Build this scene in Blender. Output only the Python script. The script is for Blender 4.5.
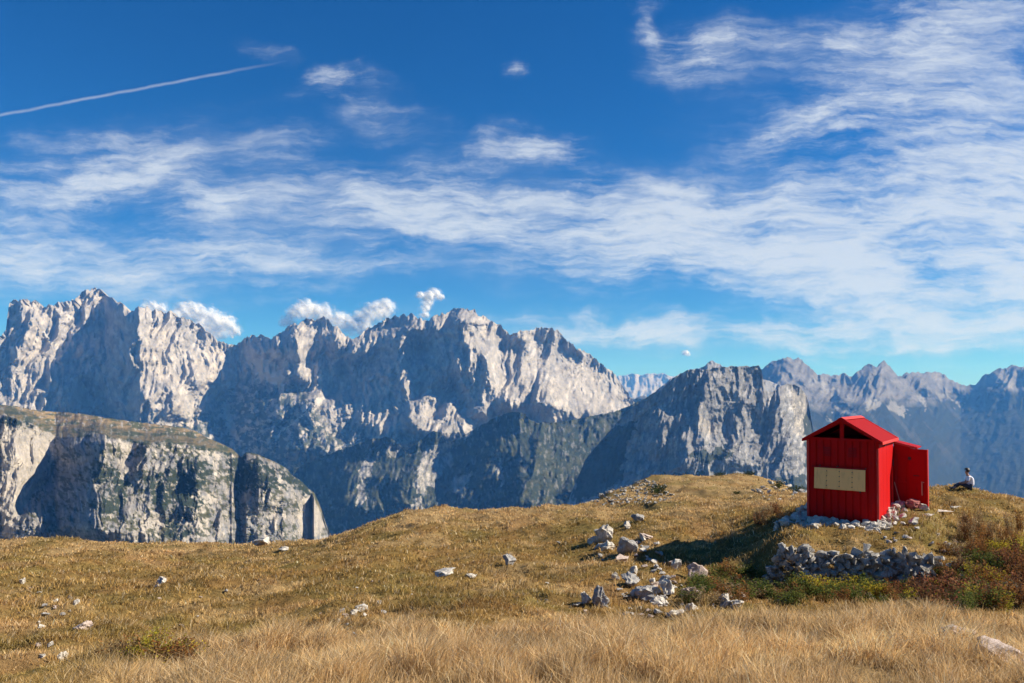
import bpy, bmesh, math, random
import numpy as np
from mathutils import Vector, Matrix, Euler
R = math.radians
scene = bpy.context.scene
COL = scene.collection
for o in list(bpy.data.objects):
    bpy.data.objects.remove(o)

# ------------------------------------------------------------------ camera
F = 800.0                                   # focal length in pixels of a 1024 px wide frame
PITCH = math.atan((400 - 341.5) / F)
CS, SN = math.cos(PITCH), math.sin(PITCH)
cam_d = bpy.data.cameras.new('camera')
cam_d.lens = 36.0 * F / 1024.0
cam_d.sensor_width = 36.0
cam_d.clip_start = 0.1
cam_d.clip_end = 120000
cam = bpy.data.objects.new('camera', cam_d)
COL.objects.link(cam)
cam.location = (0, 0, 0)
cam.rotation_euler = (math.pi / 2 + PITCH, 0, 0)
scene.camera = cam

# ------------------------------------------------------------------ light
SUN_AZ, SUN_EL = R(88), R(34)              # azimuth clockwise from +Y
world = bpy.data.worlds.new('World')
scene.world = world
world.use_nodes = True
sun_d = bpy.data.lights.new('sun', 'SUN')
sun_d.energy = 5.0
sun_d.angle = R(0.5)
sun_d.color = (1.0, 0.93, 0.82)
sun = bpy.data.objects.new('sun', sun_d)
COL.objects.link(sun)
sv = Vector((math.cos(SUN_EL) * math.sin(SUN_AZ), math.cos(SUN_EL) * math.cos(SUN_AZ), math.sin(SUN_EL)))
sun.rotation_euler = sv.to_track_quat('Z', 'Y').to_euler()
sun.location = (60, 20, 60)
scene.view_settings.view_transform = 'Standard'
scene.view_settings.look = 'None'
scene.view_settings.gamma = 1.0
scene.view_settings.exposure = 0.85
scene.view_settings.use_curve_mapping = False
scene.cycles.volume_bounces = 1
scene.cycles.max_bounces = 6
scene.cycles.transparent_max_bounces = 40

# ---- node helpers
class NT:
    def __init__(s, tree):
        s.t = tree; s.n = tree.nodes; s.l = tree.links
    def add(s, kind, **kw):
        nd = s.n.new(kind)
        for k, v in kw.items():
            setattr(nd, k, v)
        return nd
    def put(s, sock, v):
        if hasattr(v, 'is_output') or isinstance(v, bpy.types.NodeSocket):
            s.l.new(v, sock)
        else:
            sock.default_value = v
    def math(s, op, a, b=None, c=None, clamp=False):
        nd = s.add('ShaderNodeMath', operation=op, use_clamp=clamp)
        for i, v in enumerate((a, b, c)):
            if v is not None:
                s.put(nd.inputs[i], v)
        return nd.outputs[0]
    def mix(s, f, a, b, blend='MIX'):
        nd = s.add('ShaderNodeMix', data_type='RGBA', blend_type=blend)
        s.put(nd.inputs[0], f); s.put(nd.inputs[6], a); s.put(nd.inputs[7], b)
        return nd.outputs[2]
    def noise(s, vec, scale, detail=5, rough=.55, dist=0, dims='3D'):
        nd = s.add('ShaderNodeTexNoise', noise_dimensions=dims)
        if vec is not None:
            s.l.new(vec, nd.inputs['Vector'])
        nd.inputs['Scale'].default_value = scale
        nd.inputs['Detail'].default_value = detail
        nd.inputs['Roughness'].default_value = rough
        nd.inputs['Distortion'].default_value = dist
        return nd.outputs['Fac']
    def ramp(s, f, stops):
        nd = s.add('ShaderNodeValToRGB')
        s.l.new(f, nd.inputs[0])
        e = nd.color_ramp.elements
        while len(e) < len(stops):
            e.new(0.5)
        for i, (p, c) in enumerate(stops):
            e[i].position = p
            e[i].color = (c if len(c) == 4 else (*c, 1)) if hasattr(c, '__len__') else (c, c, c, 1)
        return nd.outputs[0]
    def maprange(s, v, a, b, c=0, d=1, smooth=True):
        nd = s.add('ShaderNodeMapRange')
        if smooth: nd.interpolation_type = 'SMOOTHSTEP'
        s.put(nd.inputs[0], v)
        for i, x in enumerate((a, b, c, d)):
            nd.inputs[i + 1].default_value = x
        return nd.outputs[0]

# ---- sky: Nishita + high cirrus and a contrail, laid out on the dome of directions
def build_world():
    w = NT(world.node_tree)
    w.n.clear()
    out = w.add('ShaderNodeOutputWorld')
    bg = w.add('ShaderNodeBackground')
    w.l.new(bg.outputs[0], out.inputs[0])
    sky = w.add('ShaderNodeTexSky', sky_type='NISHITA')
    sky.sun_disc = False
    sky.sun_elevation = SUN_EL
    sky.sun_rotation = SUN_AZ
    sky.altitude = 2000
    sky.air_density = 1.0
    sky.dust_density = 0.3
    sky.ozone_density = 3.0
    hs = w.add('ShaderNodeHueSaturation')
    hs.inputs['Saturation'].default_value = SKY_SAT
    hs.inputs['Value'].default_value = SKY_VAL
    w.l.new(sky.outputs[0], hs.inputs['Color'])
    base = w.mix(1.0, hs.outputs[0], SKY_TINT, 'MULTIPLY')
    tc = w.add('ShaderNodeTexCoord')
    sep = w.add('ShaderNodeSeparateXYZ')
    w.l.new(tc.outputs['Generated'], sep.inputs[0])
    yy = w.math('MAXIMUM', sep.outputs[1], 0.05)
    u = w.math('DIVIDE', sep.outputs[0], yy)
    v = w.math('DIVIDE', sep.outputs[2], yy)
    def comb(a, b):
        c = w.add('ShaderNodeCombineXYZ'); w.put(c.inputs[0], a); w.put(c.inputs[1], b); return c.outputs[0]
    uv = comb(u, v)
    # domain warp
    wn = w.add('ShaderNodeTexNoise'); w.l.new(uv, wn.inputs['Vector']); wn.inputs['Scale'].default_value = 6.5; wn.inputs['Detail'].default_value = 6; wn.inputs['Roughness'].default_value = .6
    sub = w.add('ShaderNodeVectorMath', operation='SUBTRACT'); w.l.new(wn.outputs['Color'], sub.inputs[0]); sub.inputs[1].default_value = (.5, .5, .5)
    scl = w.add('ShaderNodeVectorMath', operation='MULTIPLY'); w.l.new(sub.outputs[0], scl.inputs[0]); scl.inputs[1].default_value = (.11, .05, 0)
    wuv = w.add('ShaderNodeVectorMath', operation='ADD'); w.l.new(uv, wuv.inputs[0]); w.l.new(scl.outputs[0], wuv.inputs[1])
    wuv = wuv.outputs[0]
    big = w.add('ShaderNodeVectorMath', operation='MULTIPLY_ADD'); w.l.new(scl.outputs[0], big.inputs[0]); big.inputs[1].default_value = (2.3, 2.3, 0); w.l.new(uv, big.inputs[2]); muv = big.outputs[0]
    def mapped(vec, rot, sc, loc=(0, 0, 0)):
        m = w.add('ShaderNodeMapping'); w.l.new(vec, m.inputs[0]); m.inputs['Rotation'].default_value = (0, 0, rot)
        m.inputs['Scale'].default_value = sc; m.inputs['Location'].default_value = loc; return m.outputs[0]
    streak = w.noise(mapped(wuv, R(-12), (1.0, 4.6, 1)), 6.0, 9, .62, .25)
    fine = w.noise(mapped(wuv, R(10), (1.0, 4.5, 1)), 26.0, 7, .7, .3)
    feather = w.noise(mapped(wuv, R(-33), (1.0, 6.0, 1)), 11.0, 8, .66, .2)
    broad = w.noise(mapped(wuv, R(-5), (1.0, 2.2, 1)), 5.0, 5, .55)
    tex = w.math('ADD', w.math('ADD', w.math('MULTIPLY', streak, .34), w.math('MULTIPLY', feather, .24)), w.math('ADD', w.math('MULTIPLY', fine, .20), w.math('MULTIPLY', broad, .24)))
    cov = None
    for (px, py, hw, hh, rot, amp) in CIRRUS:
        # pixel of the photograph -> direction on the sky dome
        vv = (341.5 - py) / F; uu = (px - 512) / F
        ry = CS - vv * SN; rz = SN + vv * CS
        cu, cv = uu / ry, rz / ry
        s1 = w.add('ShaderNodeVectorMath', operation='SUBTRACT'); w.l.new(muv, s1.inputs[0]); s1.inputs[1].default_value = (cu, cv, 0)
        m = mapped(s1.outputs[0], 0, (1, 1, 1))
        r_ = w.add('ShaderNodeVectorRotate', rotation_type='Z_AXIS'); w.l.new(s1.outputs[0], r_.inputs[0]); r_.inputs['Angle'].default_value = R(-rot)
        m = mapped(r_.outputs[0], 0, (F / hw / 1.35, F / hh / 1.35, 1))
        w.n.remove(w.n[w.n.find(m.node.name)]) if False else None
        g = w.add('ShaderNodeTexGradient', gradient_type='SPHERICAL'); w.l.new(m, g.inputs[0])
        val = w.math('MULTIPLY', w.maprange(g.outputs[1], 0, 1), amp)
        cov = val if cov is None else w.math('ADD', cov, val)
    cov = w.math('MINIMUM', cov, 1.35)
    # coverage lowers the threshold at which the streaks appear
    th = w.math('ADD', tex, w.math('MULTIPLY', cov, .11))
    a = w.math('POWER', w.maprange(th, .49, .715, 0, 1), 1.45)
    a = w.math('MULTIPLY', a, w.math('MULTIPLY', cov, .98, clamp=True), clamp=True)
    veil = w.math('MULTIPLY', w.math('MULTIPLY', cov, .13), w.maprange(broad, .3, .7))
    a = w.math('ADD', w.math('MULTIPLY', a, .78), w.math('MULTIPLY', veil, w.math('SUBTRACT', 1.0, a)), clamp=True)
    # contrail
    def dirv(px, py):
        vv = (341.5 - py) / F; return Vector(((px - 512) / F, CS - vv * SN, SN + vv * CS)).normalized()
    d1, d2 = dirv(-20, 119), dirv(302, 58)
    nrm = d1.cross(d2).normalized()
    vm = w.add('ShaderNodeVectorMath', operation='DOT_PRODUCT'); w.l.new(tc.outputs['Generated'], vm.inputs[0]); vm.inputs[1].default_value = nrm
    wob = w.math('MULTIPLY', w.math('SUBTRACT', w.noise(uv, 30, 3), .5), .0030)
    dist = w.math('ABSOLUTE', w.math('ADD', vm.outputs['Value'], wob))
    line = w.maprange(dist, .0000, .0024, 1, 0)
    along = w.math('MULTIPLY', w.maprange(u, -.42, -.26, 1, 0), w.math('ADD', .2, w.noise(uv, 22, 5, .6)))
    line = w.math('MULTIPLY', line, along)
    line = w.math('MULTIPLY', w.math('MULTIPLY', line, w.math('GREATER_THAN', sep.outputs[1], .1)), .42)
    front = w.maprange(sep.outputs[1], .05, .3)
    a = w.math('MULTIPLY', a, front)
    a = w.math('MAXIMUM', a, line, clamp=True)
    colr = w.mix(a, base, CLOUD_COL)
    w.l.new(colr, bg.inputs[0])
    bg.inputs[1].default_value = SKY_STR
SKY_STR = 0.061
SKY_SAT = 1.35
SKY_VAL = 1.0
SKY_TINT = (0.40, 0.79, 1.0, 1)
CLOUD_COL = (6.9, 7.5, 8.2, 1)
# px, py, half-width, half-height, rotation, strength
CIRRUS = [
    (100, 165, 110, 50, 8, .85), (215, 170, 160, 70, 5, .75), (235, 205, 70, 26, 8, .8), (90, 258, 260, 40, 3, .95), (300, 270, 230, 36, 4, .8),
    (10, 200, 90, 40, 0, .4), (385, 105, 60, 34, -20, .7), (325, 82, 55, 18, 10, .8), (265, 42, 40, 14, -15, .6), (525, 147, 75, 26, 6, 1.1),
    (400, 200, 110, 50, 10, .95), (440, 215, 180, 40, -4, .62), (560, 205, 190, 50, 0, .62), (512, 66, 20, 14, 0, 1.0), (355, 65, 26, 12, 0, .6),
    (690, 215, 230, 60, 4, .66), (820, 235, 330, 62, -3, .85), (760, 272, 330, 34, 0, 1.1), (970, 280, 220, 70, 2, 1.1), (960, 90, 210, 130, 35, .80), (820, 125, 110, 30, 10, 1.25),
    (700, 50, 70, 36, 0, 1.0), (660, 18, 22, 34, 0, .7), (780, 40, 90, 30, 0, .6), (990, 190, 160, 60, 10, .8), (690, 335, 300, 26, 0, .85), (860, 328, 260, 20, -1, .5),
    (560, 322, 180, 14, -4, .45), (900, 30, 220, 60, 25, .6), (1100, 240, 300, 160, 0, .8), (-120, 220, 220, 90, 0, .7),
]
build_world()

# ------------------------------------------------------------------ helpers
def P(px, py, depth):
    """world point seen at (px,py) at forward distance depth (used to survey the place)"""
    u = (px - 512) / F; v = (341.5 - py) / F
    k = depth / (CS - v * SN)
    return Vector((u * k, depth, k * (SN + v * CS)))

_rng = np.random.RandomState(7)
_perm = np.concatenate([_rng.permutation(1024)] * 3)
_ga = _rng.rand(1024) * 2 * np.pi
_gx, _gy = np.cos(_ga), np.sin(_ga)
def pn(x, y, seed=0):
    x = np.asarray(x, float) + seed * 17.31; y = np.asarray(y, float) + seed * 9.73
    xi = np.floor(x).astype(int); yi = np.floor(y).astype(int)
    xf = x - xi; yf = y - yi
    u = xf * xf * xf * (xf * (xf * 6 - 15) + 10); v = yf * yf * yf * (yf * (yf * 6 - 15) + 10)
    def g(a, b):
        h = _perm[_perm[(xi + a) & 1023] + ((yi + b) & 1023)]
        return _gx[h] * (xf - a) + _gy[h] * (yf - b)
    n00, n10, n01, n11 = g(0, 0), g(1, 0), g(0, 1), g(1, 1)
    return ((n00 * (1 - u) + n10 * u) * (1 - v) + (n01 * (1 - u) + n11 * u) * v) * 1.5
def fbm(x, y, octv=5, gain=.5, seed=0):
    s = 0; a = 1.0; f = 1.0
    for i in range(octv):
        s = s + a * pn(np.asarray(x) * f, np.asarray(y) * f, seed + i * 3); a *= gain; f *= 2.03
    return s
def ridged(x, y, octv=5, gain=.5, seed=0):
    s = 0; a = 1.0; f = 1.0
    for i in range(octv):
        s = s + a * (1 - 2.2 * np.abs(pn(np.asarray(x) * f, np.asarray(y) * f, seed + i * 3))); a *= gain; f *= 2.03
    return s
def sm(a, b, x):
    t = np.clip((np.asarray(x, float) - a) / (b - a), 0, 1); return t * t * (3 - 2 * t)
def interp(pts, x):
    p = np.array(pts, float); return np.interp(x, p[:, 0], p[:, 1])
def inpoly(X, Y, poly):
    inside = np.zeros(X.shape, bool)
    n = len(poly)
    for i in range(n):
        x0, y0 = poly[i]; x1, y1 = poly[(i + 1) % n]
        if y0 == y1: continue
        c = ((Y < y0) != (Y < y1)) & (X < (x1 - x0) * (Y - y0) / (y1 - y0) + x0)
        inside ^= c
    return inside
def blur(A, r):
    r = int(r)
    if r < 1: return A
    for ax in (0, 1):
        for _ in range(2):
            P_ = np.pad(A, [(r + 1, r) if k == ax else (0, 0) for k in (0, 1)], mode='edge')
            c = np.cumsum(P_, axis=ax)
            n = A.shape[ax]
            if ax == 0: A = (c[2 * r + 1:2 * r + 1 + n] - c[0:n]) / (2 * r + 1)
            else: A = (c[:, 2 * r + 1:2 * r + 1 + n] - c[:, 0:n]) / (2 * r + 1)
    return A

def mesh_np(name, V, quads=None, tris=None, mat=None, smooth=True, parent=None, colors=None, link=True):
    me = bpy.data.meshes.new(name)
    V = np.ascontiguousarray(V, dtype=np.float32)
    me.vertices.add(len(V)); me.vertices.foreach_set('co', V.ravel())
    li = []; st = []; tot = []; off = 0
    if quads is not None and len(quads):
        q = np.asarray(quads, np.int32); li.append(q.ravel()); st.append(off + np.arange(len(q)) * 4); off += len(q) * 4
    if tris is not None and len(tris):
        t = np.asarray(tris, np.int32); li.append(t.ravel()); st.append(off + np.arange(len(t)) * 3); off += len(t) * 3
    li = np.concatenate(li).astype(np.int32); st = np.concatenate(st).astype(np.int32)
    me.loops.add(len(li)); me.loops.foreach_set('vertex_index', li)
    me.polygons.add(len(st)); me.polygons.foreach_set('loop_start', st)
    me.polygons.foreach_set('use_smooth', np.full(len(st), smooth, bool))
    me.update(calc_edges=True)
    me.validate()
    if colors is not None:
        ca = me.color_attributes.new('tint', 'FLOAT_COLOR', 'POINT')
        c = np.ones((len(V), 4), np.float32); c[:, :3] = colors
        ca.data.foreach_set('color', c.ravel())
    if mat: me.materials.append(mat)
    if not link: return me
    o = bpy.data.objects.new(name, me); COL.objects.link(o)
    if parent: o.parent = parent
    return o
def grid_quads(nr, nc, flip=False):
    i = np.arange(nr - 1)[:, None] * nc + np.arange(nc - 1)[None]
    q = np.stack([i, i + nc, i + nc + 1, i + 1], -1).reshape(-1, 4)
    return q[:, ::-1] if flip else q

def new_mat(name):
    m = bpy.data.materials.new(name); m.use_nodes = True
    t = NT(m.node_tree); b = t.n['Principled BSDF']
    return m, t, b
def tag(o, label=None, cat=None, group=None, kind=None):
    if label: o['label'] = label
    if cat: o['category'] = cat
    if group: o['group'] = group
    if kind: o['kind'] = kind
    return o
# ------------------------------------------------------------------ materials of the land
def rock_mat(name, scale, bump):
    m, t, b = new_mat(name)
    at = t.add('ShaderNodeAttribute', attribute_name='tint')
    geo = t.add('ShaderNodeTexCoord')
    mp = t.add('ShaderNodeMapping'); t.l.new(geo.outputs['Object'], mp.inputs[0]); mp.inputs['Scale'].default_value = (1, 1, .45)
    n1 = t.noise(mp.outputs[0], scale, 8, .68, .4)
    n2 = t.noise(geo.outputs['Object'], scale * 5, 5, .6)
    k = t.math('ADD', t.math('MULTIPLY', n1, 1.0), t.math('MULTIPLY', n2, .5))
    f = t.maprange(k, .45, 1.05, .62, 1.35, False)
    c = t.add('ShaderNodeVectorMath', operation='SCALE'); t.l.new(at.outputs['Color'], c.inputs[0]); t.l.new(f, c.inputs['Scale'])
    t.l.new(c.outputs[0], b.inputs['Base Color'])
    b.inputs['Roughness'].default_value = .95
    b.inputs['Specular IOR Level'].default_value = .1
    bp = t.add('ShaderNodeBump'); bp.inputs['Strength'].default_value = 1.0; bp.inputs['Distance'].default_value = bump
    t.l.new(k, bp.inputs['Height']); t.l.new(bp.outputs[0], b.inputs['Normal'])
    return m

ROCK = np.array([.39, .365, .34]); ROCKW = np.array([.45, .395, .325]); ROCKD = np.array([.23, .225, .225])
FOR = np.array([.022, .031, .020]); MEAD = np.array([.24, .17, .085]); SCREE = np.array([.40, .38, .345]); GRN = np.array([.065, .068, .032])

def mountain(name, sky, base, crest, front, px0, px1, mat, shade=(), lit=(), k=1.0, rough=1.0, noise_px=38, step=1.0,
             colour=None, bench=None, seed=0, jag=1.6, leak=.965, stretch=2.2, default=.25, prof=None, blur_r=2, noise_w=lambda X, Y: 1.0, slant=0.25, strata=1.3, bumps=(), bump_h=16):
    X1 = np.arange(px0 - 40, px1 + 41)
    ymin = int(min(p[1] for p in sky)) - 8; ymax = int(max(p[1] for p in base)) + 10
    Y1 = np.arange(ymin, ymax + 1)
    RX, RY = np.meshgrid(X1.astype(float), Y1.astype(float))
    # warp the region outlines a little so they are rock-like
    WX = RX + 5 * fbm(RX / 22, RY / 22, 4, .6, seed + 50); WY = RY + 5 * fbm(RX / 22, RY / 22, 4, .6, seed + 60)
    L = np.full(RX.shape, default)
    for p in lit: L[inpoly(WX, WY, p)] = 1.0
    for p in shade: L[inpoly(WX, WY, p)] = -1.15
    L = blur(L, blur_r)
    L = L - L.mean(axis=1, keepdims=True) * .5
    rel = np.zeros_like(L); acc = np.zeros(L.shape[0])
    for i in range(L.shape[1]):
        acc = acc * leak + 1.25 * L[:, i]; rel[:, i] = acc
    rel = rel - blur(rel, 60) * .6
    # vertical smoothing so strips agree
    Pd = np.pad(rel, ((6, 6), (0, 0)), mode='edge'); rel = sum(Pd[i:i + rel.shape[0]] for i in range(0, 13, 2)) / 7.0
    wx = fbm(RX / 60, RY / 60, 3, .5, seed + 11) * .5
    SX = RX + slant * (RY - ymin)
    rg = ridged(SX / noise_px + wx, RY / (noise_px * stretch) + wx * .7, 6, .5, seed)
    rg2 = fbm(RX / 14, RY / 11, 4, .6, seed + 31)
    rg3 = ridged(SX / 9. + wx, RY / 13., 3, .65, seed + 77)
    rg4 = ridged(SX / 13. + wx * 1.5, RY / 36. + wx, 5, .55, seed + 91)
    bed = RY + .22 * RX + 5 * fbm(RX / 30, RY / 30, 3, .5, seed + 95)
    rg5 = np.abs((bed / 6.5) % 1 - .5) * (1 + pn(RX / 20, RY / 6, seed + 96)) + .6 * np.abs((bed / 2.9) % 1 - .5)
    nx = int((px1 - px0) / step) + 1
    px = np.linspace(px0, px1, nx)
    sk = interp(sky, px); bs = interp(base, px)
    jg = fbm(px / 9, px * 0, 4, .62, seed + 5) * jag
    sk = sk + jg
    nr = int((bs - sk).max() / step) + 1
    t = np.linspace(0, 1, nr)[:, None]
    PX = np.broadcast_to(px, (nr, nx)); PY = sk[None] + t * (bs - sk)[None]
    def samp(A):
        fx = np.clip(PX - X1[0], 0, len(X1) - 1.001); fy = np.clip(PY - Y1[0], 0, len(Y1) - 1.001)
        ix = fx.astype(int); iy = fy.astype(int); ax = fx - ix; ay = fy - iy
        return (A[iy, ix] * (1 - ax) + A[iy, ix + 1] * ax) * (1 - ay) + (A[iy + 1, ix] * (1 - ax) + A[iy + 1, ix + 1] * ax) * ay
    D0 = interp(crest, px)[None]
    mpp = D0 / F
    wn_ = int(24 / step); sks = np.convolve(np.pad(interp(sky, px), wn_, mode='edge'), np.ones(2 * wn_ + 1) / (2 * wn_ + 1), 'valid')
    tp = np.clip((PY - sks[None] + 6) / (bs - sks + 6)[None], 0, 1)
    if prof is not None: fr = prof(PX, PY, tp)
    else: fr = tp ** 1.25
    D = D0 - front * fr + k * mpp * samp(rel) * sm(-.02, .08, t + .02)
    if bumps:
        Bm = blur(np.max([inpoly(WX, WY, p) for p in bumps], axis=0).astype(float), 4); D = D - bump_h * mpp * samp(Bm)
    D = D - rough * mpp * (noise_px * .25 * samp(rg) * noise_w(PX, PY) + 1.3 * samp(rg2) + 1.7 * samp(rg3) + 4.4 * samp(rg4) * noise_w(PX, PY) + strata * samp(rg5))
    PYn, PXn = PY, PX
    u = (PXn - 512) / F; v = (341.5 - PYn) / F
    kk = D / (CS - v * SN)
    V = np.stack([u * kk, D, kk * (SN + v * CS)], -1)
    C = colour(PXn, PYn, t, V, samp) if colour else np.broadcast_to(ROCK, V.shape).copy()
    # the far side of the range, falling away behind the crest
    back = []
    for j, (dy, dz) in enumerate(((.03, .02), (.08, .10), (.2, .32), (.4, .6), (.6, 1.0))[::-1]):
        top = V[0].copy(); h = (top[:, 2] - V[-1, :, 2])
        hh = h * (1 + .15 * fbm(px / 25, px * 0 + j, 3, .5, seed + j))
        top[:, 1] += hh * dy * 2.0; top[:, 0] += 0; top[:, 2] -= hh * dz
        back.append(top)
    V = np.concatenate([np.stack(back), V]); C = np.concatenate([np.repeat(C[:1], 5, 0), C])
    V[..., 2] = np.maximum(V[..., 2], ZV - 30)
    o = mesh_np(name, V.reshape(-1, 3), grid_quads(V.shape[0], nx), mat=mat, colors=C.reshape(-1, 3))
    tag(o, kind='structure')
    return o
ZV = -1150.0
def lerp(a, b, f): f = np.clip(f, 0, 1)[..., None]; return a * (1 - f) + b * f
def mask(polys, PX, PY, w=3, seed=3, soft=None):
    WX = PX + w * fbm(PX / 9, PY / 9, 4, .6, seed); WY = PY + w * fbm(PX / 9, PY / 9, 4, .6, seed + 9)
    m = np.zeros(PX.shape)
    for p in polys: m = np.maximum(m, inpoly(WX, WY, p))
    return m
def conv(pts, ox, oy, s): return [(ox + x * s, oy + y * s) for x, y in pts]

m_far = rock_mat('far_limestone', .004, 18)
m_mid = rock_mat('mid_limestone', .010, 8)
m_near = rock_mat('cliff_limestone', .03, 3.0)

# --- far small range
mountain('distant_range', [(560, 372), (600, 377), (622, 376), (632, 373), (640, 375), (650, 373), (662, 374), (672, 376), (690, 378), (740, 385)],
         [(560, 470), (760, 470)], [(560, 16500), (740, 17500)], 3500, 560, 740, m_far, rough=.8, noise_px=20, seed=91, jag=1.3,
         colour=lambda X, Y, t, V, s: lerp(ROCK * .8, FOR, sm(390, 410, Y)))

# --- right-hand range
S4 = .414
def Bp(*p): return conv(p, 600, 330, S4)
skyB = [(600, 400), (650, 396), (690, 392), (740, 388), (757, 376), (765, 366), (775, 360), (786, 357), (799, 359), (808, 366), (818, 374), (826, 376), (836, 374), (844, 373), (852, 375),
        (860, 370), (870, 365), (877, 366), (884, 361), (890, 367), (898, 375), (907, 373), (915, 373), (927, 373), (935, 372), (944, 376), (952, 380), (960, 384),
        (977, 384), (985, 377), (993, 372), (1005, 369), (1016, 366), (1024, 367), (1060, 362), (1100, 372), (1160, 380), (1240, 368), (1320, 385), (1400, 400)]
shB = [Bp((395, 100), (440, 68), (455, 70), (450, 110), (430, 140), (400, 140)), Bp((480, 75), (530, 110), (510, 140), (470, 110)),
       Bp((600, 105), (680, 80), (690, 130), (660, 170), (620, 150)), Bp((560, 140), (600, 130), (640, 190), (620, 250), (560, 200)),
       Bp((740, 110), (790, 108), (800, 150), (760, 160)), Bp((840, 110), (880, 130), (900, 170), (850, 160)), Bp((920, 125), (960, 100), (980, 110), (940, 150))]
sun_scree = [Bp((560, 175), (600, 190), (640, 215), (625, 225), (580, 200)), Bp((640, 160), (680, 175), (670, 195), (640, 190)), Bp((700, 170), (740, 190), (750, 210), (730, 210), (700, 185)),
             Bp((545, 210), (600, 240), (590, 250)), Bp((750, 145), (790, 165), (785, 185), (760, 170)), Bp((860, 178), (880, 180), (880, 190), (862, 190)), Bp((950, 115), (1000, 105), (1024, 118), (1000, 135), (960, 135)),
             Bp((800, 150), (840, 152), (860, 165), (830, 170)), Bp((500, 120), (540, 125), (570, 150), (540, 150))]
def colB(X, Y, t, V, s):
    c = lerp(ROCK * .60, ROCKD * .55, .5 + .8 * fbm(X / 8, Y / 10, 4, .6, 4))
    lim = 398 + 8 * fbm(X / 25, Y / 12, 4, .6, 8) + interp([(600, 0), (760, 2), (860, 10), (900, 2), (1000, -6), (1100, -10)], X)
    c = lerp(c, FOR * .8, sm(-7, 7, Y - lim) * .97)
    c = lerp(c, GRN * .45, sm(.15, .5, fbm(X / 60, Y / 16, 4, .6, 18)) * .7 * sm(-4, 12, Y - lim))
    c = lerp(c, SCREE * .72, mask(sun_scree, X, Y, 5) * .8)
    str_ = sm(.30, .55, fbm((X - Y * .8) / 10, (Y + X * .6) / 50, 3, .6, 23)) * sm(390, 400, Y) * sm(500, 420, Y) * .16
    return lerp(c, SCREE * .6, str_) * .82
mountain('eastern_range', skyB, [(600, 545), (1400, 560)], [(600, 8200), (786, 8200), (880, 8600), (960, 9600), (1100, 9000), (1400, 9800)], 5200, 600, 1400, m_far,
         shade=shB, lit=sun_scree, rough=.72, noise_px=34, seed=41, jag=2.4, colour=colB, default=-.25, k=1.0, stretch=.9, slant=.5,
         prof=lambda X, Y, t: t ** 1.1, noise_w=lambda X, Y: 1.15 - .65 * sm(395, 425, Y))

# --- ridge just behind the grey wall
mountain('middle_ridge', [(610, 430), (630, 408), (642, 401), (655, 392), (665, 384), (672, 378), (690, 371), (705, 366), (711, 360), (716, 362), (724, 368), (745, 374), (800, 390)],
         [(610, 520), (800, 520)], [(610, 5200), (712, 5200), (800, 5400)], 1800, 610, 800, m_far, rough=.9, noise_px=24, seed=47, jag=1.6, default=-.5,
         colour=lambda X, Y, t, V, s: lerp(ROCKD, FOR, sm(388, 400, Y)))

# --- main massif
skyD = [(-330, 330), (-250, 300), (-170, 318), (-90, 312), (-40, 330), (0, 335), (6, 330), (9, 306), (14, 300), (22, 298), (35, 302), (44, 307), (60, 303), (78, 297), (86, 290), (95, 288), (103, 293), (112, 298), (122, 303), (129, 313),
        (134, 312), (138, 306), (148, 308), (160, 312), (175, 314), (190, 319), (200, 325), (215, 338), (228, 345), (236, 346), (243, 338), (252, 334), (262, 336), (275, 336), (284, 331), (296, 323), (310, 318),
        (325, 318), (336, 326), (345, 335), (351, 340), (358, 336), (366, 329), (375, 325), (388, 317), (400, 316), (412, 314), (418, 318), (424, 320), (430, 321), (433, 316), (440, 315), (448, 312), (456, 309), (464, 308),
        (475, 311), (482, 316), (490, 320), (497, 322), (503, 330), (510, 333), (516, 334), (520, 331), (528, 329), (536, 328), (545, 327), (553, 329), (562, 335), (568, 342), (580, 348), (590, 355), (600, 363), (604, 369), (612, 370), (618, 378), (625, 390),
        (632, 399), (650, 420), (700, 450)]
def Ap(*p): return conv(p, 0, 270, .3223)
def Cp(*p): return conv(p, 300, 280, .3418)
shD = [Ap((350, 85), (400, 130), (430, 112), (430, 180), (405, 290), (340, 340), (325, 445), (290, 430), (265, 380), (225, 340), (200, 330), (235, 290), (225, 265), (300, 180), (320, 110)),
       Ap((20, 190), (35, 110), (50, 150), (30, 200)), Ap((190, 150), (250, 90), (255, 110), (200, 155)), Ap((570, 300), (600, 290), (605, 350), (560, 370), (540, 340)),
       Ap((745, 250), (790, 215), (870, 200), (930, 165), (915, 250), (850, 285), (750, 270)), Ap((800, 310), (860, 300), (860, 360), (810, 340)),
       Ap((990, 190), (1100, 190), (1100, 290), (1000, 280)), Ap((700, 380), (780, 365), (900, 390), (980, 410), (1024, 420), (1100, 480), (1100, 620), (740, 560), (700, 480)),
       Ap((440, 380), (490, 320), (500, 330), (470, 440), (440, 460)), Ap((330, 430), (360, 340), (380, 345), (350, 440)),
       Cp((150, 260), (200, 230), (270, 185), (285, 220), (300, 340), (330, 355), (345, 330), (355, 180), (385, 150), (440, 155), (510, 200), (515, 260), (560, 300), (590, 340), (600, 380), (540, 400), (480, 390), (430, 300), (400, 270), (370, 320), (360, 380), (380, 420), (420, 455), (300, 500), (150, 500), (0, 490), (0, 400), (60, 350)),
       Cp((290, 105), (370, 110), (400, 130), (350, 165), (300, 165), (260, 180), (200, 215), (205, 170)), Cp((60, 170), (160, 170), (120, 230), (60, 220)),
       Cp((590, 300), (620, 250), (640, 270), (700, 270), (720, 330), (770, 365), (800, 340), (850, 390), (800, 420), (700, 430), (640, 385), (600, 370)),
       Cp((420, 110), (470, 95), (470, 130), (440, 150))]
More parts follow.
